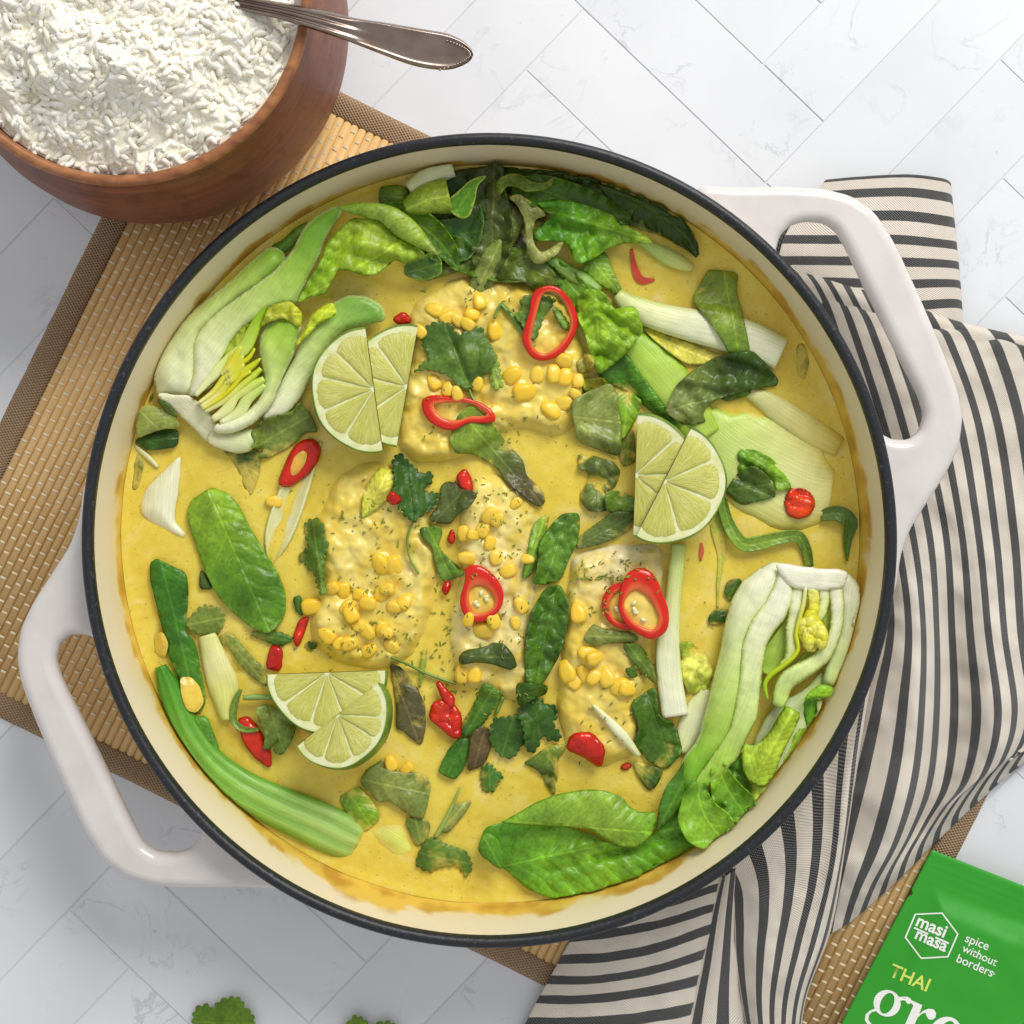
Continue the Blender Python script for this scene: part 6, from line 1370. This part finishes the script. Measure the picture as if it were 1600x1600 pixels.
chili_ring([(443, 482), (468, 380), (522, 340), (582, 358), (618, 420), (653, 520), (643, 602), (580, 637), (508, 602), (458, 552)], [(478, 478), (515, 440), (565, 470), (605, 545), (580, 588), (520, 566), (482, 520)], 'upper one of the two overlapping chilli rings', 38.6, 1.4, (0, 0), 7, pith='EFD774')
def chili_piece(reg, pts, label, cols=('CF1C0E', 'E0331A'), name='chili_slice', **kw):
    kw.pop('dome', None)
    o = patch(name, zz(reg, pts), 'chili', cols, **{**dict(lift=.6, dome=1.0, dw=5, wave=1.0, ws=18, th=.8, sp=2.6, smooth=1, edge='B81408', edgew=4), **kw}); return tag(o, label, 'chilli', GCH)
cp = thing('chili_slice', 'slanted chilli slice with seeds right of the large bok choy heel', 'chilli', W(468, 724, 30), GCH)
sf = patch('slice_flesh', zz(5, [(788, 480), (810, 420), (850, 330), (890, 280), (952, 268), (984, 310), (972, 362), (932, 424), (832, 492)]), 'chili', ['D2200F', 'DC2A16'], lift=.8, dome=1.6, dw=6, wave=.6, th=1, parent=cp, edge='C01408', edgew=4)
patch('seed_core', zz(5, [(840, 410), (860, 350), (900, 318), (925, 330), (915, 380), (880, 430), (848, 445)]), 'fish', ['E2962E', 'E8B04C'], lift=1.0, dome=.6, parent=sf, th=0, br=1, wave=.5, ws=8)
chili_piece(7, [(1134, 60), (1160, 14), (1205, 4), (1250, 35), (1258, 80), (1235, 120), (1190, 132), (1150, 115)], 'round red chilli dot on the pale stalk at the right', ['E2340F', 'EE5210'])
chili_piece(7, [(228, 1092), (250, 1034), (332, 1028), (384, 1090), (372, 1172), (300, 1122)], 'blunt chilli slice at the lower end of the right fillet', ['D22A10', 'C81E0C'])
chili_piece(26, [(190, 500), (230, 360), (300, 335), (370, 350), (440, 400), (492, 480), (482, 690), (400, 680), (300, 590)], 'crumpled wet chilli slice right of the purple brown basil leaf', ['D01C0C', 'E03A18'], base=SOUP + 2.0, wave=1.5, ws=14)
chili_piece(26, [(262, 168), (290, 160), (340, 225), (425, 300), (420, 370), (395, 410), (340, 350), (290, 240)], 'small chilli tail above the crumpled chilli slice', ['DE3016'], base=SOUP + 2.5, dome=1.2)
chili_piece(8, [(458, 440), (500, 428), (542, 480), (592, 580), (594, 638), (540, 602), (488, 540)], 'long red chilli piece under the rocket curl', ['DB3414', 'C82410'], base=SOUP + .4)
chili_piece(8, [(578, 222), (598, 128), (642, 148), (634, 234)], 'chilli piece touching the left end of the lower lime wedges', ['B81A10', 'C82414'], base=SOUP + .8)
chili_piece(6, [(876, 212), (915, 168), (946, 220), (952, 292), (900, 262)], 'small pointed chilli bit above the middle fillet', ['DE3018'], base=SOUP + 2)
chili_piece(6, [(528, 322), (550, 280), (598, 322), (562, 347)], 'tiny chilli bit under the central cilantro sprig', ['C81E10'], dome=1.2)
chili_piece(6, [(833, 522), (855, 458), (864, 525), (850, 540)], 'thin chilli sliver at the left edge of the middle fillet', ['D83A1C'], dome=1)
chili_piece(6, [(803, 772), (830, 718), (842, 752), (822, 798)], 'dark red chilli speck left of the single chilli ring', ['B01210'], dome=1, base=SOUP + 1.5)
chili_piece(6, [(132, 905), (118, 960), (78, 1062), (62, 1012), (90, 930)], 'curved chilli sliver below the left single corn kernel', ['DA3416'], dome=1.4, base=SOUP + .3)
chili_piece(3, [(45, 892), (100, 858), (138, 902), (80, 918)], 'chilli bit behind the upper left lime wedges', ['D8341C'], dome=1.5, base=SOUP + 3)
chili_piece(6, [(1196, 1100), (1215, 1030), (1226, 1060), (1220, 1130), (1205, 1135)], 'red chilli edge left of the long puckered leaf', ['C01A10'], dome=1.2, base=SOUP + 3)
chili_piece(7, [(452, 1170), (480, 1155), (502, 1160), (470, 1180)], 'faint chilli sliver sunk beside the large dark ribbed leaf', ['D86040'], dome=.6, base=SOUP - .2)

# ------------------------------------------------------------ lime wedges
def lime(label, cx, cy, rpx, ang, z, T=8.0, tilt=0.0, roll=0.0, nseg=5, a_off=0.0, group='lime wedges'):
    """half slice: flat edge through (cx, cy), round side towards the picture angle ang (degrees, y down)"""
    Rm = rpx * .97 * kmm(z) / 1000; T = T / 1000
    o3 = W(cx, cy, z)
    rot = Matrix.Translation(o3) @ Matrix.Rotation(R(-ang - 90), 4, 'Z') @ Matrix.Rotation(R(tilt), 4, 'X') @ Matrix.Rotation(R(roll), 4, 'Y')
    r = thing('lime_wedge', label, 'lime', o3 - Vector((0, 0, T)), group)
    n = 60
    rs_ = random.Random(int(cx + cy))
    def rad(a): return 1 + .012 * math.sin(3*a + cx) + .008 * math.sin(7*a)
    # peel
    prof = [(.978, -.0001), (.985, .0001), (.994, -.0001), (1.0, -.0008), (1.012, -.35*T), (1.0, -.7*T), (.95, -T), (.9, -T)]
    V, F = [], []
    for i in range(n + 1):
        a = math.pi * i / n
        for (q, h) in prof: V.append(rot @ Vector((math.cos(a)*q*Rm*rad(a), math.sin(a)*q*Rm*rad(a), h)))
    m = len(prof)
    for i in range(n):
        for j in range(m - 1): F.append((i*m+j, i*m+j+1, (i+1)*m+j+1, (i+1)*m+j))
    mk('peel', V, F, MATS['lime_peel'], r)
    # pith body
    V, F = [], []
    for h in (-.0003, -T + .0002):
        for i in range(n + 1):
            a = math.pi * i / n; q = .982 if h > -.001 else .90
            V.append(rot @ Vector((math.cos(a)*q*Rm*rad(a), math.sin(a)*q*Rm*rad(a), h)))
    F.append(tuple(range(n + 1))); F.append(tuple(range(2*n + 1, n, -1)))
    for i in range(n): F.append((i, i + n + 1, i + n + 2, i + 1))
    F.append((n, 2*n + 1, n + 1, 0))
    mk('pith', V, F, MATS['lime_pith'], r, smooth=False)
    # pulp on the cut side face
    V = [rot @ Vector((x, -.0003, h)) for x, h in ((-.85*Rm, -.0006), (.85*Rm, -.0006), (.78*Rm, -T*.92), (-.78*Rm, -T*.92))]
    mk('side_pulp', V, [(0, 1, 2, 3)], MATS['lime_pulp'], r, uvs=[(0, 0), (1, 0), (1, .3), (0, .3)], smooth=False)
    # segments
    edges = [0.0] + [math.pi * (i + a_off) / (nseg - 1 + (0 if a_off == 0 else .0)) for i in range(1 if a_off == 0 else 0, nseg - 1 if a_off == 0 else nseg - 1)] + [math.pi]
    edges = sorted(set(max(0, min(math.pi, e)) for e in edges))
    edges = [edges[0]] + [e + rs_.uniform(-.09, .09) for e in edges[1:-1]] + [edges[-1]]
    for s in range(len(edges) - 1):
        a0, a1 = edges[s], edges[s+1]
        if a1 - a0 < .12: continue
        V, U, F = [], [], []; nr, na = 14, 14
        rmax = .925 + rs_.uniform(-.02, .008)
        for i in range(nr + 1):
            t_ = i / nr; q = .05 + (rmax - .05) * t_
            gap = .0075 / max(q, .03)
            b0 = a0 + (gap if s > 0 else .0); b1 = a1 - (gap if s < len(edges) - 2 else 0)
            if b1 < b0: b0 = b1 = (a0 + a1) / 2
            for j in range(na + 1):
                w = j / na; a = b0 + (b1 - b0) * w
                corner = 1 - .085 * sstep(.75, 1, t_) * (abs(2*w - 1)**3)
                e = min(1, 4.5 * min(t_ + .03, 1 - t_ + .0, (w if s > 0 else 1), (1 - w if s < len(edges) - 2 else 1)))
                x, y = math.cos(a)*q*Rm*corner, math.sin(a)*q*Rm*corner
                V.append(rot @ Vector((x, y, -.0005 + .0010 * math.sqrt(max(e, 0)) + .00025 * nz(x*900, y*900, cx))))
                U.append((a * 1.2, q * 1.0))
        for i in range(nr):
            for j in range(na): F.append((i*(na+1)+j, (i+1)*(na+1)+j, (i+1)*(na+1)+j+1, i*(na+1)+j+1))
        mk('segment', V, F, MATS['lime_pulp'], r, uvs=U)
    return r
lime('under lime wedge of the upper left pair, on the side of the cilantro', 636, 604, 99, 190, 40.5, 8, 4, 3, 5)
lime('over lime wedge of the upper left pair, on the side of the bok choy', 584, 608, 101, 172, 44.5, 8, 5, -2, 6)
lime('under lime wedge of the right pair, on the side of the basil pieces', 993, 742, 99, 2, 40.5, 8, 4, 2, 5)
lime('over lime wedge of the right pair, on the side of the broad stalk', 1038, 752, 99, 27, 45, 8, 3, -2, 5)
lime('under lime wedge of the lower pair, flat edge level with the corn', 511, 1051, 97, 88, 38.5, 7, 12, 0, 6)
lime('over lime wedge of the lower pair, showing its green peel', 527, 1117, 84, 52, 47, 11, 20, 0, 6)

# ------------------------------------------------------------ corn kernels
def kernel(seed):
    rs_ = random.Random(seed); V, F = [], []; n, m = 12, 14
    tw_ = rs_.uniform(.55, .8)
    for i in range(n + 1):
        ph = math.pi * i / n; x = -math.cos(ph)
        w = abs(math.sin(ph))**.55 * (tw_ + (1 - tw_) * (x * .5 + .5)**.7)
        for j in range(m):
            a = 2*math.pi*j/m
            ca, sa = math.cos(a), math.sin(a)
            ca = math.copysign(abs(ca)**.65, ca); sa = math.copysign(abs(sa)**.65, sa)
            d = .10 * math.exp(-((x - .25)**2 + ca*ca) / .2) if sa > 0 else 0
            V.append((x, w*ca*.86 + .05 * nz(x*2, a, seed), w*sa*.66 - d + .04 * nz(x*3, ca*3, seed + 4)))
    for i in range(n):
        for j in range(m): F.append((i*m+j, i*m+(j+1) % m, (i+1)*m+(j+1) % m, (i+1)*m+j))
    me = bpy.data.meshes.new('corn_kernel'); me.from_pydata(V, [], F); me.polygons.foreach_set('use_smooth', [True]*len(F)); me.materials.append(MATS['corn']); me.validate(); return me
KM = [kernel(i) for i in range(5)]
rk_ = random.Random(5)
def corn(reg, lst, label, sink=.80):
    ORD = ('leftmost', 'second', 'third', 'fourth', 'fifth', 'sixth', 'seventh', 'eighth', 'ninth', 'tenth', 'eleventh', 'twelfth', 'thirteenth', 'fourteenth', 'fifteenth', 'sixteenth', 'seventeenth', 'eighteenth')
    rank = {id(q): i for i, q in enumerate(sorted(lst, key=lambda q: q[0]))}
    for item in lst:
        (x, y, s, *a) = item; i = rank[id(item)]
        lab = label if len(lst) == 1 else label + (', leftmost' if i == 0 else ', rightmost' if i == len(lst) - 1 else ', %s from left' % ORD[i])
        px, py = zz(reg, [(x, y)])[0]; sz = s * RG[reg][2]
        zb = float(drape([(px, py)], 1)[0]); k = kmm(zb) / 1000
        o = bpy.data.objects.new('corn_kernel', KM[rk_.randrange(5)]); col.objects.link(o)
        o.scale = (sz * k, sz * k, sz * k); o.location = W(px, py, zb + sz * k * 1000 * (.62 - sink))
        o.rotation_euler = (rk_.uniform(-.35, .35), rk_.uniform(-.3, .3), R(-(a[0] if a else rk_.uniform(0, 360))))
        tag(o, lab, 'corn kernel', 'corn kernels in the curry')
        stamp([(px + dx, py + dy) for dx in (-6, -2, 2, 6) for dy in (-6, -2, 2, 6)], [zb + sz * k * 1000 * .9] * 16)
corn(3, [(250, 845, 48, 20), (320, 885, 46, 150), (365, 895, 40), (415, 915, 42), (475, 800, 46, 70), (440, 868, 38, 10), (552, 950, 50, 80), (180, 950, 40), (250, 1205, 44, 60), (320, 1240, 42, 90), (365, 1262, 40), (470, 1215, 38)], 'yellow corn kernel heaped near the cilantro on the top fillet')
corn(3, [(640, 1172, 52, 140), (700, 1255, 58, 170), (765, 1165, 46, 90), (848, 1165, 48, 85), (905, 1180, 46, 100), (970, 1195, 42), (900, 1095, 46, 20), (835, 1345, 58, 30), (905, 1312, 46), (955, 1265, 34)], 'yellow corn kernel in the row below the tall chilli ring')
corn(6, [(495, 640, 58, 60), (560, 650, 52, 80)], 'plump corn kernel of the pair high on the left fillet')
corn(6, [(310, 775, 42), (250, 765, 40), (330, 860, 44), (395, 800, 40), (430, 840, 44, 10), (500, 790, 44), (525, 770, 40), (620, 830, 48, 130), (345, 890, 50, 60), (430, 980, 48), (380, 955, 40), (500, 970, 42), (525, 985, 36), (340, 1040, 48, 170), (440, 1075, 46, 150), (550, 1055, 44, 40), (290, 1040, 36), (565, 860, 40)], 'sauce coated corn kernel in the heap on the left fillet')
corn(6, [(225, 998, 50, 40)], 'single yellow corn kernel at the lower left edge of the left fillet')
corn(5, [(945, 1068, 50, 170)], 'single round corn kernel on the green scrap left of the left fillet', .3)
corn(6, [(925, 615, 48, 10), (1040, 400, 46), (1080, 420, 40), (1010, 470, 46, 120), (910, 490, 40, 80), (960, 500, 36), (1070, 610, 42, 80), (1040, 540, 38), (1130, 680, 44), (1170, 340, 36), (1230, 620, 34)], 'sauce coated corn kernel above the single chilli ring')
corn(6, [(1005, 972, 56, 10), (1060, 930, 44), (1195, 850, 46, 60), (935, 920, 38), (1170, 940, 36)], 'sauce coated corn kernel round the lower side of the single chilli ring')
corn(6, [(905, 1190, 50, 90), (965, 1192, 48, 95)], 'corn kernel of the square joined pair under the dark wavy basil piece')
corn(7, [(275, 525, 46, 80)], 'tall corn kernel left of the pair of chilli rings')
corn(7, [(230, 770, 50, 70), (318, 700, 50, 20), (345, 715, 38), (392, 792, 46, 70), (300, 780, 40, 60), (340, 795, 36), (450, 835, 46), (480, 845, 38), (265, 815, 34)], 'corn kernel in the cluster in the middle of the right fillet')
corn(5, [(762, 565, 40, 0)], 'sunken corn kernel in the hollow stalk', .8)
corn(8, [(740, 492, 34, 30)], 'corn kernel squeezed beside the lower lime wedges', .3)
corn(8, [(1095, 620, 34), (1160, 642, 30)], 'corn kernel half sunk below the lower lime wedges', .6)

# ------------------------------------------------------------ lime zest and chopped herb specks
rz = random.Random(21)
V, F, C = [], [], []
def fleck(x, y, L_, a, w_):
    z0 = float(HF[int(min(399, max(0, y / CELL))), int(min(399, max(0, x / CELL)))])
    q = len(V); n = 4; bend = rz.uniform(-.7, .7)
    c = mixc(hexc('6E7A22'), hexc('A3AC44'), rz.random())
    for i in range(n):
        t_ = i / (n - 1) - .5; aa = a + bend * t_
        cx_, cy_ = x + math.cos(aa)*L_*t_, y + math.sin(aa)*L_*t_
        for s in (-1, 1):
            ww = w_ * (1 - 1.4 * t_ * t_) * s
            V.append(W(cx_ - math.sin(aa)*ww, cy_ + math.cos(aa)*ww, z0 + .35 + .3 * (s > 0) + .3 * nz(cx_/4, cy_/4))); C.append(c)
    for i in range(n - 1): F.append((q + 2*i, q + 2*i + 1, q + 2*i + 3, q + 2*i + 2))
for (cx_, cy_, rx, ry, n) in [(590, 810, 70, 45, 46), (570, 930, 70, 60, 50), (540, 1005, 60, 30, 30), (625, 1000, 40, 50, 24), (690, 990, 40, 60, 34), (770, 790, 50, 40, 34), (780, 870, 50, 50, 26), (790, 990, 50, 40, 26), (960, 895, 70, 25, 46), (930, 950, 40, 50, 16),
                              (940, 1130, 40, 60, 20), (700, 1070, 50, 50, 24), (840, 660, 60, 40, 22), (760, 480, 80, 30, 14), (680, 620, 40, 60, 16), (1000, 1050, 20, 60, 10), (800, 1090, 50, 20, 12)]:
    for i in range(n):
        x, y = rz.gauss(cx_, rx * .6), rz.gauss(cy_, ry * .6)
        for k in range(rz.choice((1, 1, 2))): fleck(x + rz.gauss(0, 3), y + rz.gauss(0, 3), rz.uniform(2.5, 8), rz.uniform(0, 3.14), rz.uniform(.45, 1.0))
for i in range(26): fleck(895 + i * 5.2 + rz.gauss(0, 2), 904 + rz.gauss(0, 2.5), rz.uniform(4, 9), rz.uniform(-.4, .4), 1.2)
t = NT('zest'); t.done(t.colattr(), .5)
tag(mk('zest_flecks', V, F, MATS['zest'], cols=C, solid=.25), 'fine green lime zest flecks sprinkled over the fillets', 'zest', kind='stuff')

# ------------------------------------------------------------ cilantro lying on the table by the lower edge
def table_sprig(label, blades, stem, loc):
    r = thing('cilantro_sprig', label, 'cilantro', W(loc[0], loc[1], 1), 'cilantro on the table')
    for pts, cols in blades: patch('leaf_blade', pts, 'herb_dry', cols, base=2.0, lift=1.0, dome=2.5, wave=1.5, serr=(6, 12), smooth=1, parent=r, sp=3.2, st=False)
    loft('stem', stem, 'stalk_dry', ['6E8E48', '87A65C'], th=1.3, base=1.0, parent=r, M=10, st=False)
table_sprig('cilantro leaf on the tiles at the bottom edge, left one', [([(300, 1592), (308, 1574), (322, 1569), (334, 1578), (340, 1566), (356, 1559), (376, 1560), (382, 1574), (394, 1584), (398, 1606), (380, 1630), (350, 1636), (318, 1626)], ['4E7A24', '5C8A2C'])], [(350, 1620, 2.5), (356, 1660, 2.5), (372, 1700, 2.5)], (350, 1600))
table_sprig('cilantro leaf on the tiles at the bottom edge, right one', [([(530, 1612), (545, 1598), (556, 1586), (572, 1596), (580, 1616), (560, 1636), (540, 1630)], ['568428', '629030']), ([(578, 1612), (592, 1598), (612, 1597), (624, 1612), (604, 1630), (584, 1628)], ['4C7A2A', '5A882E'])], [(566, 1625, 2.5), (572, 1660, 2.5), (580, 1700, 2.5)], (570, 1610))
